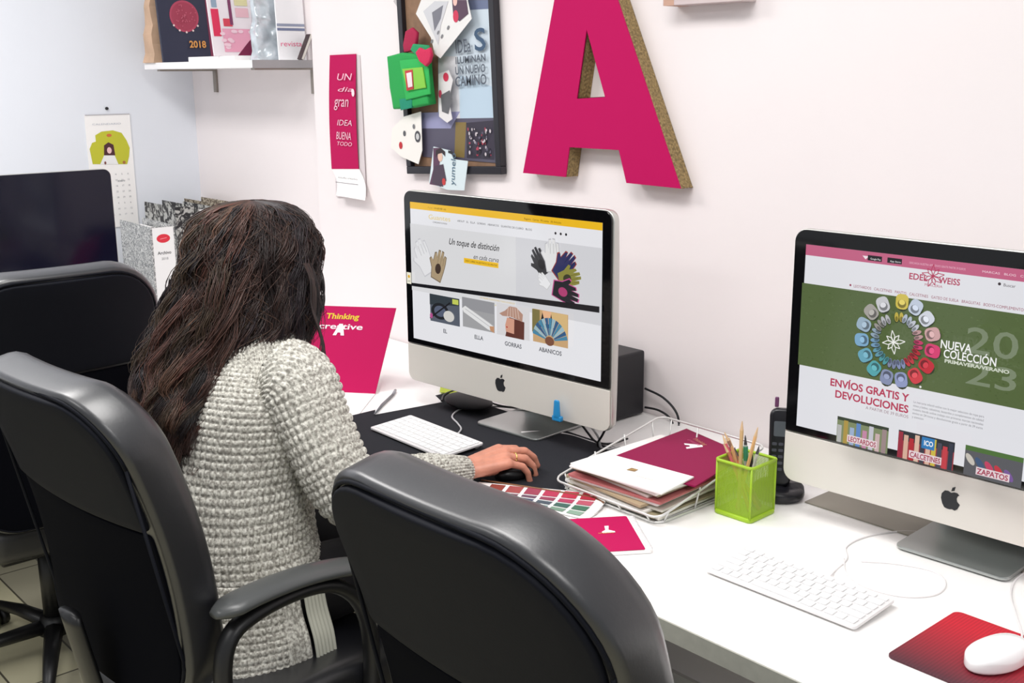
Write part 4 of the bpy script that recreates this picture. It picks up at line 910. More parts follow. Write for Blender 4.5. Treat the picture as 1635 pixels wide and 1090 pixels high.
# green toy bag
c = at(663, 130, 1, YW - .05); t = thing('toy_bag', 'green felt toy pouch with a yellow-green pocket and a pink heart', 'toy', tuple(c)); upd()
def felt(nm_, pts, y, th, col, bev=.004):
    P3 = [at(u, v_, 1, y) - c for u, v_ in pts]; b = B(); ar = sum(P3[i].x * P3[(i + 1) % len(P3)].z - P3[(i + 1) % len(P3)].x * P3[i].z for i in range(len(P3)))
    o2 = [(p.x, p.z) for p in (P3 if ar > 0 else P3[::-1])]; y0 = P3[0].y
    pillow(b, o2, th, bev, 3, 2, f=lambda x, yy, z: V((x, y0 - z, yy))); return obj(nm_, b, mat('felt_' + nm_, col, .8, bump=.3, bscale=300), t, True)
felt('pouch', [(630, 90), (652, 84), (690, 86), (694, 130), (698, 166), (668, 172), (640, 174), (634, 140)], YW - .03, .03, (34, 160, 76), .008)
felt('flap', [(640, 96), (684, 92), (690, 150), (650, 160)], YW - .06, .006, (46, 178, 86))
felt('pocket', [(644, 110), (676, 107), (682, 140), (652, 145)], YW - .066, .005, (134, 200, 72), .002)
felt('picture_patch', [(647, 113), (659, 111), (661, 142), (650, 145)], YW - .071, .002, (190, 60, 66), .0008)
felt('picture_card', [(649, 117), (657, 115), (659, 138), (652, 140)], YW - .0735, .001, (240, 220, 224), .0004)
felt('heart', [(668, 84), (674, 76), (682, 80), (690, 76), (693, 88), (690, 100), (684, 106), (674, 98)], YW - .068, .012, (206, 38, 84))
felt('tab', [(660, 80), (664, 70), (686, 72), (690, 84), (670, 90)], YW - .05, .012, (40, 150, 96))
felt('strap', [(648, 72), (652, 50), (662, 44), (670, 52), (668, 74), (660, 82), (650, 84)], YW - .04, .012, (170, 26, 70))
felt('foot_tab', [(640, 158), (660, 156), (660, 172), (642, 176)], YW - .056, .006, (24, 140, 110), .002)
# ---------------------------------------------------------------- big letter A
yF = 1.965
outer = [(835, 276), (903, 282.5), (909, 235), (988, 239.5), (1000, 292), (1086.5, 301)]
OX = [at(u, v_, 1, yF) for u, v_ in outer]
tl0 = at(885, 0, 1, yF); tr0 = at(986, 0, 1, yF)
ZT_ = 1.80
def ext(p, q, z): s_ = (z - p.z) / (q.z - p.z); return p + (q - p) * s_
OX += [ext(OX[5], tr0, ZT_), ext(OX[0], tl0, ZT_)]
HX = [at(936.5, 47, 1, yF), at(921, 157.5, 1, yF), at(966, 155, 1, yF)]
o0 = V((-1.95, YW, 1.5)); t = thing('letter_sign', 'large magenta letter A with woven rope sides on the wall', 'letter sign', tuple(o0))
tris = tessellate_polygon([[V((p.x, p.z, 0)) for p in OX], [V((p.x, p.z, 0)) for p in HX]]); allp = OX + HX
b = B(); vf = [b.verts.new(p - o0) for p in allp]; vb = [b.verts.new(p - o0 + V((0, .003, 0))) for p in allp]
for tr in tris: b.faces.new([vf[i] for i in tr]); b.faces.new([vb[i] for i in tr][::-1])
for L_ in (list(range(len(OX))), list(range(len(OX), len(allp)))):
    for i in range(len(L_)): j = L_[(i + 1) % len(L_)]; i = L_[i]; b.faces.new((vf[i], vf[j], vb[j], vb[i]))
bmesh.ops.recalc_face_normals(b, faces=b.faces[:]); obj('front_face', b, mat('letter_magenta', (188, 14, 90), .7, spec=.15), t)
# rope sides: real woven ridges
RP = mat('rope_brown', (146, 124, 84), .9, var=.45, vscale=170, bump=.6, bscale=500)
b = B(); dep = YW - .0005 - yF - .003
for L_ in (OX, HX):
    n = len(L_); cc = sum(L_, V()) / n
    for i in range(n):
        p, q_ = L_[i], L_[(i + 1) % n]; e = q_ - p; ln = e.length; nn_ = V((e.z, 0, -e.x)).normalized()
        ns = max(4, int(ln / .0022)); nd = 14; g = []
        # outward direction check
        test = (p + q_) / 2 + nn_ * .004
        for k in range(ns + 1):
            row = []
            for j in range(nd + 1):
                s_ = ln * k / ns; d_ = dep * j / nd; strand = int(j * 3 / nd - .001); ph = s_ / .011 + (1 if strand % 2 else -1) * (d_ / dep * 3) * 1.0
                hgt = .0028 * abs(math.sin(PI * ph)) * abs(math.sin(PI * d_ / dep * 3)) ** .4
                row.append(b.verts.new(p - o0 + e * (k / ns) + V((0, .003 + d_, 0)) - nn_ * (.0012) + nn_ * hgt * .8))
            g.append(row)
        for k in range(ns):
            for j in range(nd): b.faces.new((g[k][j], g[k][j + 1], g[k + 1][j + 1], g[k + 1][j]))
obj('rope_side', b, RP, t, True)
b = B(); box(b, (0, 0, .03), (.215, .05, .06), bev=.001); c = at(1140, 12, 1, 1.985)
t = thing('wall_plaque', 'pale wooden block mounted high on the wall right of the letter', 'wall decoration', (-1.612, 1.985, 1.703)); obj('block', b, mat('plaque', (206, 190, 190), .5, var=.05, vscale=8), t)
b = B(); box(b, (-.09, 0, .03), (.03, .0505, .0605)); obj('wood_end', b, mat('wood_end', (196, 156, 136), .6), t)

# ---------------------------------------------------------------- office chairs
LE = mat('black_leather', (14, 15, 22), .42, bump=.08, bscale=220, spec=.9, coat=.6); LE2 = mat('black_back_panel', (15, 17, 25), .65, bump=.06, bscale=300, spec=.15); LE3 = mat('black_mesh_fabric', (8, 9, 15), .9, spec=.06)
PL = mat('black_plastic', (22, 22, 24), .4); ARM = mat('armrest_grey', (74, 76, 76), .32); CH = mat('caster', (16, 16, 18), .4)
def chair(label, loc, rz, top=1.10, wd=.49, lean=.21, rt=.13, tap=.09, zb=.474, star=.3):
    t = thing('office_chair', label, 'chair', loc, rz, 'black leather office chairs')
    Hh = (top - zb) / math.cos(lean)
    base = Matrix.Translation((0, -.235, zb)) @ Matrix.Rotation(lean, 4, 'X')
    def bow(x, y, z):   # x across, y up the back (0..Hh), z thickness (0 rear .. front)
        s_ = y / Hh; wsc = 1 - tap * (1 - s_) ** 2
        return base @ V((x * wsc, z + .32 * x * x + .035 * math.sin(PI * s_) , y))
    ol = rrect(wd, Hh, (rt, rt, .12, .12), 10, 0, Hh / 2)
    ol = [(x, y + .02 * (1 - (2 * x / wd) ** 2) * (1 if y > Hh / 2 else 0)) for x, y in ol]
    b = B(); pillow(b, ol, .088, .012, 4, 8, f=bow, bev2=.034); obj('backrest', b, LE, t, True)
    # upper rear panel
    pol = [(x * .955, Hh / 2 + (y - Hh / 2) * .97) for x, y in ol]
    b = B(); tube(b, [bow(x, y, -.001) for x, y in pol + pol[:1]], .0032, 8); obj('piping', b, LE2, t, True)
    ol = rrect(wd - .036, Hh * .365, (rt - .012, rt - .012, .012, .012), 8, 0, Hh * .80); ol = [(x * (1 - tap * (1 - y / Hh) ** 2 * .3), y + .014 * (1 - (2 * x / wd) ** 2) * (1 if y > Hh * .8 else -.6)) for x, y in ol]
    b = B(); pillow(b, ol, .016, .005, 3, 6, f=lambda x, y, z: bow(x, y, .006 - z)); obj('rear_panel', b, LE2, t, True)
    ol = rrect(wd - .036, Hh * .585, (.01, .01, .105, .105), 8, 0, Hh * .31)
    b = B(); pillow(b, ol, .008, .003, 3, 6, f=lambda x, y, z: bow(x, y, .004 - z)); obj('lower_rear_panel', b, LE3, t, True)
    b = B(); pillow(b, rrect(.52, .5, .1, 8), .10, .035, 5, 5, f=lambda x, y, z: V((x, y + .035, .385 + z - .25 * (y * y) * (1 if y > 0 else .3) + .1 * x * x))); obj('seat', b, LE, t, True)
    b = B(); box(b, (0, .02, .365), (.3, .28, .04), bev=.008); box(b, (0, -.20, .40), (.09, .22, .016), bev=.004); obj('seat_plate', b, PL, t)
    b = B(); tube(b, smoothpath([(0, -.08, .372), (0, -.24, .40), (0, -.268, .50), (0, -.30, .66)], 6), .035, 12, up=V((0, 1, 0)), ry=.012); obj('back_spine', b, PL, t, True)
    for sx in (-1, 1):
        x = sx * .272
        pth = smoothpath([(sx * .2, .10, .375), (x, .12, .39), (x, .14, .5), (x, .12, .61), (x, .04, .680), (x, -.1, .682), (x, -.17, .63), (x, -.17, .45), (x * .9, -.12, .38), (sx * .19, -.1, .375)], 6)
        b = B(); tube(b, pth, .014, 10, up=V((sx, 0, 0)), ry=.020); o = obj('armrest', b, PL, t, True)
        pad = smoothpath([(x, .165, .668), (x, .10, .695), (x, 0, .712), (x, -.10, .714), (x, -.185, .705)], 6)
        b = B(); n = len(pad); tube(b, pad, [.034 * min(1, (.35 + min(i, n - 1 - i) * .22)) for i in range(n)], 14, ry=[.014 * min(1, (.4 + min(i, n - 1 - i) * .3)) for i in range(n)]); obj('arm_pad', b, ARM, o, True)
    b = B(); cyl(b, (0, 0, .10), .026, .25, 20); cyl(b, (0, 0, .075), .045, .05, 20, .035); obj('gas_column', b, PL, t, True)
    for k in range(5):
        an = 2 * PI * k / 5 + star; d = V((math.cos(an), math.sin(an), 0))
        b = B(); tube(b, [d * .03 + V((0, 0, .095)), d * .17 + V((0, 0, .088)), d * .30 + V((0, 0, .068))], [.026, .021, .015], 8, ry=[.02, .016, .012]); lg = obj('star_leg', b, PL, t, True)
        b = B(); s2 = V((-d.y, d.x, 0))
        for q_ in (-1, 1): tube(b, [d * .30 + s2 * q_ * .006 + V((0, 0, .0265)), d * .30 + s2 * q_ * .024 + V((0, 0, .0265))], .026, 16)
        tube(b, [d * .30 + V((0, 0, .03)), d * .30 + V((0, 0, .07))], .006, 8); obj('caster', b, CH, lg, True)
    return t
c2a = math.radians(14)
chair('black leather chair the woman sits on, with a grey armrest', (-1.867, .892, 0), .097, 1.073, .488, .191, .102, .017, .494)
chair('empty black leather chair in the foreground at the bottom centre', (-.923, 1.028, 0), .035, 1.103, .476, .208, .129, .104)
chair('black leather chair at the far left facing the dark screen', (-2.955, .912, 0), math.radians(90), 1.10, .50, .17, .13, .05, .465, .54)

# ---------------------------------------------------------------- the woman
SK = mat('skin', (214, 144, 120), .42, var=.12, vscale=45, bump=.25, bscale=140)
wm = thing('person', 'woman with long dark wavy hair in a grey waffle-knit cardigan, hand on mouse', 'person', (-1.93, .93, .47))
upd(); W0 = wm.location.copy()
bd = B()
HD = V((-2.03, 1.12, 1.178)); fd = V((.1, .98, -.15)).normalized(); sd = fd.cross(V((0, 0, 1))).normalized(); ud = sd.cross(fd)
HM = Matrix((sd, fd, ud)).transposed()
def hp(x, y, z): return HD + HM @ V((x, y, z)) - W0
ellipsoid(bd, hp(0, -.008, .02), (.074, .092, .088), HM); ellipsoid(bd, hp(0, .025, -.04), (.056, .062, .068), HM); ellipsoid(bd, hp(0, .07, -.085), (.026, .02, .02), HM)
capsule(bd, hp(0, .088, .0), hp(0, .104, -.03), .008, .012); ellipsoid(bd, hp(0, .092, -.055), (.022, .01, .006), HM); ellipsoid(bd, hp(0, .09, -.065), (.02, .01, .006), HM)
for s_ in (-1, 1):
    ellipsoid(bd, hp(s_ * .075, -.0, -.01), (.009, .018, .03), HM); ellipsoid(bd, hp(s_ * .035, .075, -.025), (.02, .018, .018), HM); ellipsoid(bd, hp(s_ * .03, .083, .018), (.02, .008, .006), HM)
def cp(p, q, r0, r1): capsule(bd, V(p) - W0, V(q) - W0, r0, r1, 16)
NK = V((-1.985, 1.055, 1.04))
cp(HD + V((0, -.015, -.06)), NK, .046, .05); cp(NK, (-1.96, 1.0, .9), .075, .11); cp((-1.96, 1.0, .9), (-1.94, .95, .7), .115, .10); cp((-1.94, .95, .7), (-1.93, .94, .57), .105, .12)
SR, ER, WR = V((-1.805, 1.045, .985)), V((-1.70, 1.09, .775)), V((-1.687, 1.352, .776))
SL, EL, WL = V((-2.125, 1.06, .985)), V((-2.21, 1.04, .75)), V((-2.12, 1.13, .645))
cp(NK + V((.02, 0, -.04)), SR, .06, .052); cp(NK + V((-.02, 0, -.04)), SL, .06, .052)
cp(SR, ER, .048, .038); cp(ER, WR, .038, .025); cp(SL, EL, .048, .038); cp(EL, WL, .038, .026)
for s_ in (-1, 1):
    hipj = V((-1.93 + s_ * .09, .95, .555)); kn = V((-1.94 + s_ * .1, 1.37, .545)); an = V((-1.94 + s_ * .1, 1.36, .10)); 
    cp(hipj, kn, .082, .056); cp(kn, an, .055, .036); cp(an, an + V((0, .14, -.055)), .034, .026)
def hand(bd, Wp, d, s, up, curl, thumb=1, sc=1):
    """Wp wrist, d finger direction, s towards the little finger"""
    d = d.normalized(); s = s.normalized(); up = up.normalized()
    K = [Wp + d * (.088 * sc - .006 * abs(i - 1)) + s * ((-.031 + .0205 * i) * sc) + up * (.014 - .003 * abs(i - 1.3)) for i in range(4)]
    for i, k in enumerate(K):
        capsule(bd, Wp + s * (-.014 + .0095 * i) - W0, k - W0, .0155 * sc, .0108 * sc, 12)
    capsule(bd, Wp + d * .03 - W0 - up * .006, Wp + d * .06 - W0 - up * .008 + s * .004, .019, .017, 12)
    L = [(.038, .024, .02), (.043, .027, .021), (.040, .025, .02), (.031, .019, .018)]
    for i in range(4):
        p = K[i]; r = .0092 if i < 3 else .0080; ang = 0; nails = None
        spread = (i - 1.4) * .05
        for j in range(3):
            ang += curl[i][j]; q = p + (d * math.cos(ang) - up * math.sin(ang) + s * spread) * L[i][j] * sc
            capsule(bd, p - W0, q - W0, r * (1 - .08 * j) * sc, r * (1 - .08 * (j + 1)) * sc, 12); p = q
        tips.append((p, (d * math.cos(ang) - up * math.sin(ang)), (up * math.cos(ang) + d * math.sin(ang)), s, r * .78))
    t0 = Wp + d * .022 - s * .018 - up * .004; t1 = t0 + (d * .03 - s * .030 - up * .008); t2 = t1 + (d * .030 - s * .010 - up * .006); t3 = t2 + d * .022 - s * .002 - up * .006
    capsule(bd, t0 - W0, t1 - W0, .0155, .0115, 12); capsule(bd, t1 - W0, t2 - W0, .0112, .0098, 12); capsule(bd, t2 - W0, t3 - W0, .0098, .0082, 12)
tips = []
hdv = V((.30, .95, .08)).normalized()
hand(bd, WR, hdv, V((.95, -.30, -.12)), V((.08, -.08, 1)), [(.25, .5, .4), (.22, .55, .45), (.3, .6, .45), (.4, .6, .4)], 1, 1.07)
hand(bd, WL, V((.35, .9, -.1)), V((-.9, .35, 0)), V((0, .1, 1)), [(.2, .3, .2)] * 4)
body = obj('body', bd, SK, wm, True)
rm = body.modifiers.new('remesh', 'REMESH'); rm.mode = 'VOXEL'; rm.voxel_size = .0026; rm.use_smooth_shade = True
sm = body.modifiers.new('smooth', 'SMOOTH'); sm.iterations = 4; sm.factor = .5
for k, (p, d, u, s_, r) in enumerate(tips):
    b = B(); X = Matrix((s_, d, u)).transposed(); ellipsoid(b, p + u * r * .78 - d * .001 - W0, (r * .62, .0062, .0016), X, 14); obj('nail', b, mat('nail', (206, 120, 120), .25), wm, True)
# gold ring on the ring finger
K2 = WR + hdv * .088 + V((.95, -.3, 0)).normalized() * .0105 + V((0, 0, .010)); rd = (hdv * .93 - V((0, 0, .30))).normalized()
b = B(); c = K2 + rd * .018; x1 = rd.cross(V((0, 0, 1))).normalized(); y1 = x1.cross(rd)
tube(b, [c + x1 * .0103 * math.cos(q_) + y1 * .0103 * math.sin(q_) - W0 for q_ in [2 * PI * k / 20 for k in range(21)]], .0016, 8, up=rd); obj('finger_ring', b, mat('gold', (230, 196, 120), .25, .9), wm, True)
for s_ in (-1, 1):
    b = B(); ellipsoid(b, hp(s_ * .031, .077, .004), (.0125, .0125, .0125), HM); obj('eye', b, mat('eye_white', (236, 232, 228), .2), wm, True)
    b = B(); ellipsoid(b, hp(s_ * .031, .0885, .004), (.005, .002, .005), HM); obj('iris', b, mat('iris_brown', (50, 30, 24), .2), wm, True)
# trousers and shoes
tr = B()
for s_ in (-1, 1):
    hipj = V((-1.93 + s_ * .09, .95, .558)) - W0; kn = V((-1.94 + s_ * .1, 1.38, .55)) - W0; an = V((-1.94 + s_ * .1, 1.36, .13)) - W0
    capsule(tr, hipj, kn, .092, .068, 20); capsule(tr, kn, an, .067, .05, 20)
capsule(tr, V((-1.98, .93, .575)) - W0, V((-1.88, .93, .575)) - W0, .11, .11, 20)
o = obj('trousers', tr, mat('black_trousers', (24, 22, 26), .75, bump=.2, bscale=200), wm, True); rm = o.modifiers.new('remesh', 'REMESH'); rm.mode = 'VOXEL'; rm.voxel_size = .008; rm.use_smooth_shade = True; sm = o.modifiers.new('smooth', 'SMOOTH'); sm.iterations = 6
for s_ in (-1, 1):
    b = B(); c = V((-1.94 + s_ * .1, 1.40, .052)) - W0
    pillow(b, [(.043 * math.cos(q_) * (1 + .12 * math.sin(q_)), .125 * math.sin(q_)) for q_ in [2 * PI * k / 28 for k in range(28)]], .085, .02, 4, 5, f=lambda x, y, z: c + V((x, y + .02, -.05 + z * (1 - .45 * max(0, y / .125))))); obj('shoe', b, mat('shoe_black', (22, 20, 22), .4), wm, True)

# ---- knitted cardigan (one mesh: torso, skirt, sleeves), waffle relief modelled
KM = bpy.data.materials.new('waffle_knit'); KM.use_nodes = True; nt = KM.node_tree; bs = nt.nodes['Principled BSDF']; bs.inputs['Roughness'].default_value = .95; bs.inputs['Specular IOR Level'].default_value = .15
tc = nt.nodes.new('ShaderNodeTexCoord'); n1 = nt.nodes.new('ShaderNodeTexNoise'); n1.inputs['Scale'].default_value = 170; n1.inputs['Detail'].default_value = 3
r1 = nt.nodes.new('ShaderNodeValToRGB'); r1.color_ramp.elements[0].position = .38; r1.color_ramp.elements[1].position = .62; r1.color_ramp.elements[0].color = (*lin((150, 146, 138)), 1); r1.color_ramp.elements[1].color = (*lin((224, 222, 212)), 1)
bp = nt.nodes.new('ShaderNodeBump'); bp.inputs['Strength'].default_value = .5; bp.inputs['Distance'].default_value = .0015
nt.links.new(tc.outputs['Object'], n1.inputs['Vector']); nt.links.new(n1.outputs[0], r1.inputs[0]); nt.links.new(r1.outputs[0], bs.inputs[0]); nt.links.new(n1.outputs[0], bp.inputs['Height']); nt.links.new(bp.outputs[0], bs.inputs['Normal'])
kb = B()
def interp(keys, t):
    n = len(keys) - 1; f = t * n; i = min(int(f), n - 1); f -= i
    g = lambda a_, b_, c_, d_, u: .5 * ((2 * b_) + (c_ - a_) * u + (2 * a_ - 5 * b_ + 4 * c_ - d_) * u * u + (3 * b_ - a_ - 3 * c_ + d_) * u ** 3)
    K = [keys[max(0, i - 1)], keys[i], keys[i + 1], keys[min(n, i + 2)]]
    return [g(K[0][j], K[1][j], K[2][j], K[3][j], f) for j in range(len(keys[0]))]
def knit_loft(bm, keys, a0, a1, frame, cell=.0140, sub=6, amp=.0052, rib=None, fold=0, seed=0, diag=0):
    """keys rows: (cx,cy,cz, rx, ry); frame(i)->(side,front) unit vectors; surface from angle a0 to a1"""
    # lengths
    M_ = 60; cen = [interp(keys, k / M_) for k in range(M_ + 1)]; Lg = sum((V(cen[k + 1][:3]) - V(cen[k][:3])).length + abs(cen[k + 1][3] - cen[k][3]) * .7 for k in range(M_))
    rm_ = max(k[3] + k[4] for k in keys) / 2; circ = rm_ * (a1 - a0)
    nu = int(circ / cell); nv = int(Lg / cell); g = []
    closed = abs((a1 - a0) - 2 * PI) < 1e-6
    base = []
    NU, NV = nu * sub, nv * sub
    for j in range(NV + 1):
        q = interp(keys, j / NV); t0 = V(interp(keys, min(1, j / NV + .01))[:3]) - V(interp(keys, max(0, j / NV - .01))[:3]); sv, fv = frame(t0.normalized())
        row = []
        for i in range(NU + (0 if closed else 1)):
            an = a0 + (a1 - a0) * i / NU; row.append(V(q[:3]) + sv * (q[3] * math.cos(an)) + fv * (q[4] * math.sin(an)))
        base.append(row)
    for j in range(NV + 1):
        row = []
        for i in range(len(base[0])):
            p = base[j][i]; i2 = (i + 1) % len(base[0]) if closed else min(i + 1, len(base[0]) - 1); i1 = i - 1 if closed else max(i - 1, 0)
            nrm = (base[j][i2] - base[j][i1]).cross(base[min(j + 1, NV)][i] - base[max(j - 1, 0)][i])
            nrm = nrm.normalized() if nrm.length > 1e-9 else V((0, 0, 1))
            sgn = 1 if nrm.dot(p - V(interp(keys, j / NV)[:3])) > 0 else -1; nrm *= sgn
            A_, B_ = i / sub, j / sub
            if rib and rib(i / NU, j / NV): hgt = amp * .55 * abs(math.sin(PI * A_ * 1.0)) 
            else: hgt = amp * (abs(math.sin(PI * A_)) ** .95) * (abs(math.sin(PI * B_)) ** .5)
            fo_ = fold * (noise.noise(V((p.x * 7 + seed, p.y * 7, p.z * 5))) * 1.0 + .55 * noise.noise(V((p.x * 16 + seed, p.y * 16, p.z * 11))))
            row.append(bm.verts.new(p + nrm * (hgt + fo_) - W0))
        g.append(row)
    m_ = len(g[0])
    for j in range(NV):
        for i in range(m_ if closed else m_ - 1): bm.faces.new((g[j][i], g[j][(i + 1) % m_], g[j + 1][(i + 1) % m_], g[j + 1][i]))
    return g
X0, Y0 = V((1, 0, 0)), V((0, 1, 0))
ty = math.radians(4); tS, tF = V((math.cos(ty), math.sin(ty), 0)), V((-math.sin(ty), math.cos(ty), 0))
tors = [(-1.94, .965, .62, .185, .155), (-1.94, .97, .70, .165, .145), (-1.95, .99, .80, .165, .140), (-1.96, 1.005, .89, .178, .135), (-1.965, 1.02, .96, .180, .122), (-1.97, 1.035, 1.01, .160, .105), (-1.975, 1.045, 1.045, .115, .085), (-1.98, 1.052, 1.07, .065, .062)]
knit_loft(kb, tors, 0, 2 * PI, lambda t_: (tS, tF), fold=.010, seed=1)
# skirt of the cardigan: open at the front, from front-right round the back
sk = [(-1.925, .945, .475, .235, .205), (-1.93, .95, .52, .225, .195), (-1.935, .955, .57, .205, .175), (-1.94, .962, .635, .19, .16)]
gsk = knit_loft(kb, sk, -PI - .25, .12, lambda t_: (tS, tF), fold=.012, seed=5, rib=lambda u_, v_: u_ > .93)
def arm_frame(t_):
    s_ = t_.cross(V((0, 0, 1)));
    if s_.length < .15: s_ = V((0, 1, 0)).cross(t_) * -1
    s_.normalize(); return s_, s_.cross(t_).normalized()
def fixed_frame(ref):
    def f(t_):
        s_ = ref - t_ * ref.dot(t_); s_.normalize(); return s_, t_.cross(s_).normalized()
    return f
slR = [(-1.85, 1.035, 1.0, .062, .07), (-1.812, 1.045, .985, .072, .076), (-1.778, 1.055, .92, .072, .072), (-1.735, 1.07, .84, .067, .068), (-1.705, 1.09, .785, .060, .060), (-1.690, 1.14, .772, .052, .050), (-1.688, 1.22, .790, .043, .040), (-1.687, 1.30, .784, .036, .033), (-1.687, 1.35, .777, .031, .027)]
knit_loft(kb, slR, 0, 2 * PI, fixed_frame(V((1, 0, 0))), fold=.006, seed=3, rib=lambda u_, v_: v_ > .86)
slL = [(-2.08, 1.045, 1.0, .062, .07), (-2.12, 1.055, .985, .072, .076), (-2.16, 1.05, .9, .07, .07), (-2.20, 1.04, .8, .062, .062), (-2.21, 1.045, .745, .058, .055), (-2.17, 1.085, .69, .05, .048), (-2.12, 1.13, .65, .036, .034)]
knit_loft(kb, slL, 0, 2 * PI, fixed_frame(V((-1, 0, 0))), cell=.018, sub=4, fold=.006, seed=9)
ca = obj('cardigan', kb, KM, wm, True); tag(ca, 'grey and white waffle-knit cardigan')
# ribbed front band of the cardigan
b = B(); g0 = [r_[-1].co if False else None for r_ in []]
edge = []
for j in range(0, 41):
    q = interp(sk, j / 40); an = .12; edge.append((V(q[:3]) + tS * (q[3] * math.cos(an)) + tF * (q[4] * math.sin(an)) - W0, V((-math.sin(an) * q[3] * tS.x - 0, 0, 0)), an))
rows = []
for k, (p, _, an) in enumerate(edge):
    out = tS * math.cos(an) + tF * math.sin(an); tang = (-tS * math.sin(an) + tF * math.cos(an)); r_ = []
    for i in range(25): r_.append(b.verts.new(p + tang * (.052 * i / 24) + out * (.004 * abs(math.sin(i * PI / 4)) + .006)))
    rows.append(r_)
for a_, c_ in zip(rows[:-1], rows[1:]):
    for i in range(24): b.faces.new((a_[i], a_[i + 1], c_[i + 1], c_[i]))
o = obj('front_band', b, mat('rib_band', (196, 196, 182), .95), wm, True); so = o.modifiers.new('th', 'SOLIDIFY'); so.thickness = .004
# ---- hair
def hair_level(t):
    K = [(402, 320, 6, 2.29, .01), (402, 327, 50, 2.285, .06), (401, 350, 82, 2.285, .096), (400, 388, 96, 2.28, .112), (398, 430, 101, 2.275, .114), (386, 490, 114, 2.26, .112), (370, 545, 124, 2.25, .108), (349, 600, 116, 2.22, .10), (328, 650, 98, 2.185, .08), (314, 700, 72, 2.165, .055), (310, 745, 38, 2.155, .04)]
    return interp(K, t)
rightv = V((R[0][0], R[1][0], 0)).normalized(); fwd = V((R[0][2], R[1][2], 0)).normalized()
def hpnt(t, phi, r):
    u, v_, hw_, d, hd_ = hair_level(min(max(t, 0), 1)); c = atd(u, v_, d); return c + rightv * (hw_ / FPX * d * math.cos(phi) * r) + fwd * (hd_ * math.sin(phi) * r)
def tmax(phi):   # phi 0 = right (face side), pi/2 away, pi left(back), -pi/2 towards camera
    c = math.cos(phi); s_ = math.sin(phi)
    base = .98 if c < .05 else .98 - .36 * min(1, (c - .05) / .7)
    return base
HCOL = [(42, 28, 26), (60, 40, 35), (26, 17, 19), (76, 50, 42), (90, 64, 50), (36, 24, 30), (68, 53, 40), (88, 56, 47)]
verts, faces, fcol = [], [], []
hr = random.Random(21)
def strand(path, r0, col, seg=3):
    n = len(path); b0 = len(verts)
    for i, p in enumerate(path):
        t_ = (path[min(i + 1, n - 1)] - path[max(i - 1, 0)]).normalized(); a_ = t_.cross(V((.3, .5, .2))).normalized(); b_ = t_.cross(a_)
        rr_ = r0 * (1 - .75 * (i / (n - 1)) ** 2)
        for k in range(seg): q = p + a_ * rr_ * math.cos(2 * PI * k / seg) + b_ * rr_ * math.sin(2 * PI * k / seg) - W0; verts.append(q)
    for i in range(n - 1):
        for k in range(seg): j = (k + 1) % seg; faces.append((b0 + i * seg + k, b0 + i * seg + j, b0 + (i + 1) * seg + j, b0 + (i + 1) * seg + k)); fcol.append(col)
NL = 250
for li in range(NL):
    phi0 = hr.uniform(-PI, PI); rr0 = hr.uniform(.74, 1.06) ; tm = tmax(phi0) * hr.uniform(.80, 1.05); t0 = hr.uniform(0, .04) if hr.random() < .6 else hr.uniform(.05, .55)
    wa_ = hr.uniform(.006, .015); wf = hr.uniform(3.5, 7.5); wp = hr.uniform(0, 6.3); cc = hr.choice(HCOL); drift = hr.uniform(-.35, .35); wl = hr.uniform(.006, .016); wlf = hr.uniform(1.2, 2.6)
    if math.cos(phi0) > .2: cc = hr.choice(HCOL[:3] + HCOL[5:6])  # right-hand locks take the darkest browns: shade put into the hair colour
    for si in range(28):
        dphi = hr.gauss(0, .075); dr = hr.gauss(0, .045); ph = wp + hr.gauss(0, .5); tms = tm * hr.uniform(.90, 1.03); k_ = hr.uniform(.7, 1.25)
        col = tuple(min(255, max(4, int(x * k_))) for x in cc); n = 30; path = []; fz = hr.uniform(0, 6.3); fa = hr.uniform(.0004, .003)
        for i in range(n):
            s_ = i / (n - 1); t = t0 + (tms - t0) * s_; grow = min(1, max(0, t - .03) * 3.2)
            conv = 1 - .65 * s_     # strands of a lock gather at the tip
            p = hpnt(t, phi0 + dphi * conv * 1.3 + drift * s_, rr0 + dr * conv)
            p += (rightv * math.sin(wf * 2 * PI * t + ph) + fwd * math.cos(wf * 2 * PI * t + ph)) * (wa_ * grow * .75)
            p += (rightv * math.cos(wlf * 2 * PI * t + wp) + fwd * math.sin(wlf * 2 * PI * t + wp * 1.7)) * (wl * grow)
            p += rightv * (fa * math.sin(37 * t + fz)) + fwd * (fa * math.cos(31 * t + fz))
            path.append(p)
        strand(path, .00115, col)
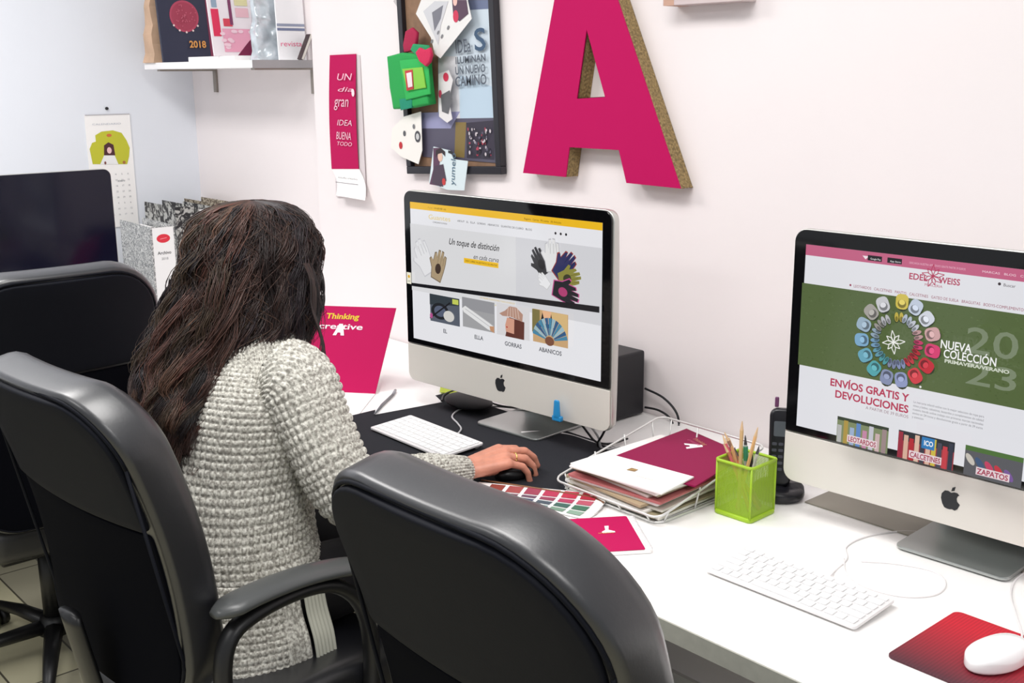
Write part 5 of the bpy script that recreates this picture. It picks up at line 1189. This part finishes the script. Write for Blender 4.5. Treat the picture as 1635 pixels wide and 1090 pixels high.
for k in range(420):   # loose fly-away strands
    phi0 = hr.uniform(-PI, PI); n = 16; t0 = hr.uniform(.02, .5); path = []; ln = hr.uniform(.12, .4); ex = hr.uniform(.02, .2); wp = hr.uniform(0, 6)
    for i in range(n):
        s_ = i / (n - 1); t = t0 + ln * s_
        if t > tmax(phi0): break
        path.append(hpnt(t, phi0 + .2 * math.sin(s_ * 9 + wp), 1.0 + ex * math.sin(PI * s_) + .03 * math.sin(s_ * 16 + wp)))
    if len(path) > 4: strand(path, .0006, hr.choice(HCOL[:5]))
# locks hanging in front of the right shoulder, by the face
for k in range(60):
    g0 = hr.gauss(0, 4); wp = hr.uniform(0, .8); path = []
    for i in range(18):
        s_ = i / 17; u = 488 + 14 * math.sin(s_ * 2.6) + 14 * s_ + g0 * (1 - .4 * s_) + 5 * math.sin(s_ * 9 + wp); v_ = 420 + s_ * (170 + hr.random() * 2 + g0 * 3)
        path.append(atd(u, v_, 2.20 + .004 * g0))
    strand(path, .0010, hr.choice(HCOL[:3]))
# dense core
NC, NR = 48, 40; b0 = len(verts)
for j in range(NR + 1):
    t = j / NR * .93
    for i in range(NC):
        phi = 2 * PI * i / NC; tt = min(t, tmax(phi) * .96); r_ = .84 + .05 * math.sin(phi * 9 + 3 * math.sin(t * 9)) ; verts.append(hpnt(tt, phi, r_ * (.35 if j == 0 else 1)) - W0)
for j in range(NR):
    for i in range(NC): faces.append((b0 + j * NC + i, b0 + j * NC + (i + 1) % NC, b0 + (j + 1) * NC + (i + 1) % NC, b0 + (j + 1) * NC + i)); fcol.append((34, 22, 22))
faces.append(tuple(b0 + i for i in range(NC))); fcol.append((34, 22, 22)); faces.append(tuple(b0 + NR * NC + i for i in range(NC))); fcol.append((34, 22, 22))
me = bpy.data.meshes.new('hair'); me.from_pydata(verts, [], faces)
ca_ = me.color_attributes.new('Col', 'FLOAT_COLOR', 'CORNER'); buf = []
lc = {}
for f, c in zip(me.polygons, fcol):
    if c not in lc: lc[c] = (*lin(c), 1)
    buf.extend(lc[c] * f.loop_total)
ca_.data.foreach_set('color', buf); me.polygons.foreach_set('use_smooth', [True] * len(me.polygons))
HMAT = attr_mat('hair_brown', 0, .5); me.materials.append(HMAT); ho = bpy.data.objects.new('hair', me); C.objects.link(ho); ho.parent = wm; tag(ho, 'long wavy dark brown hair')
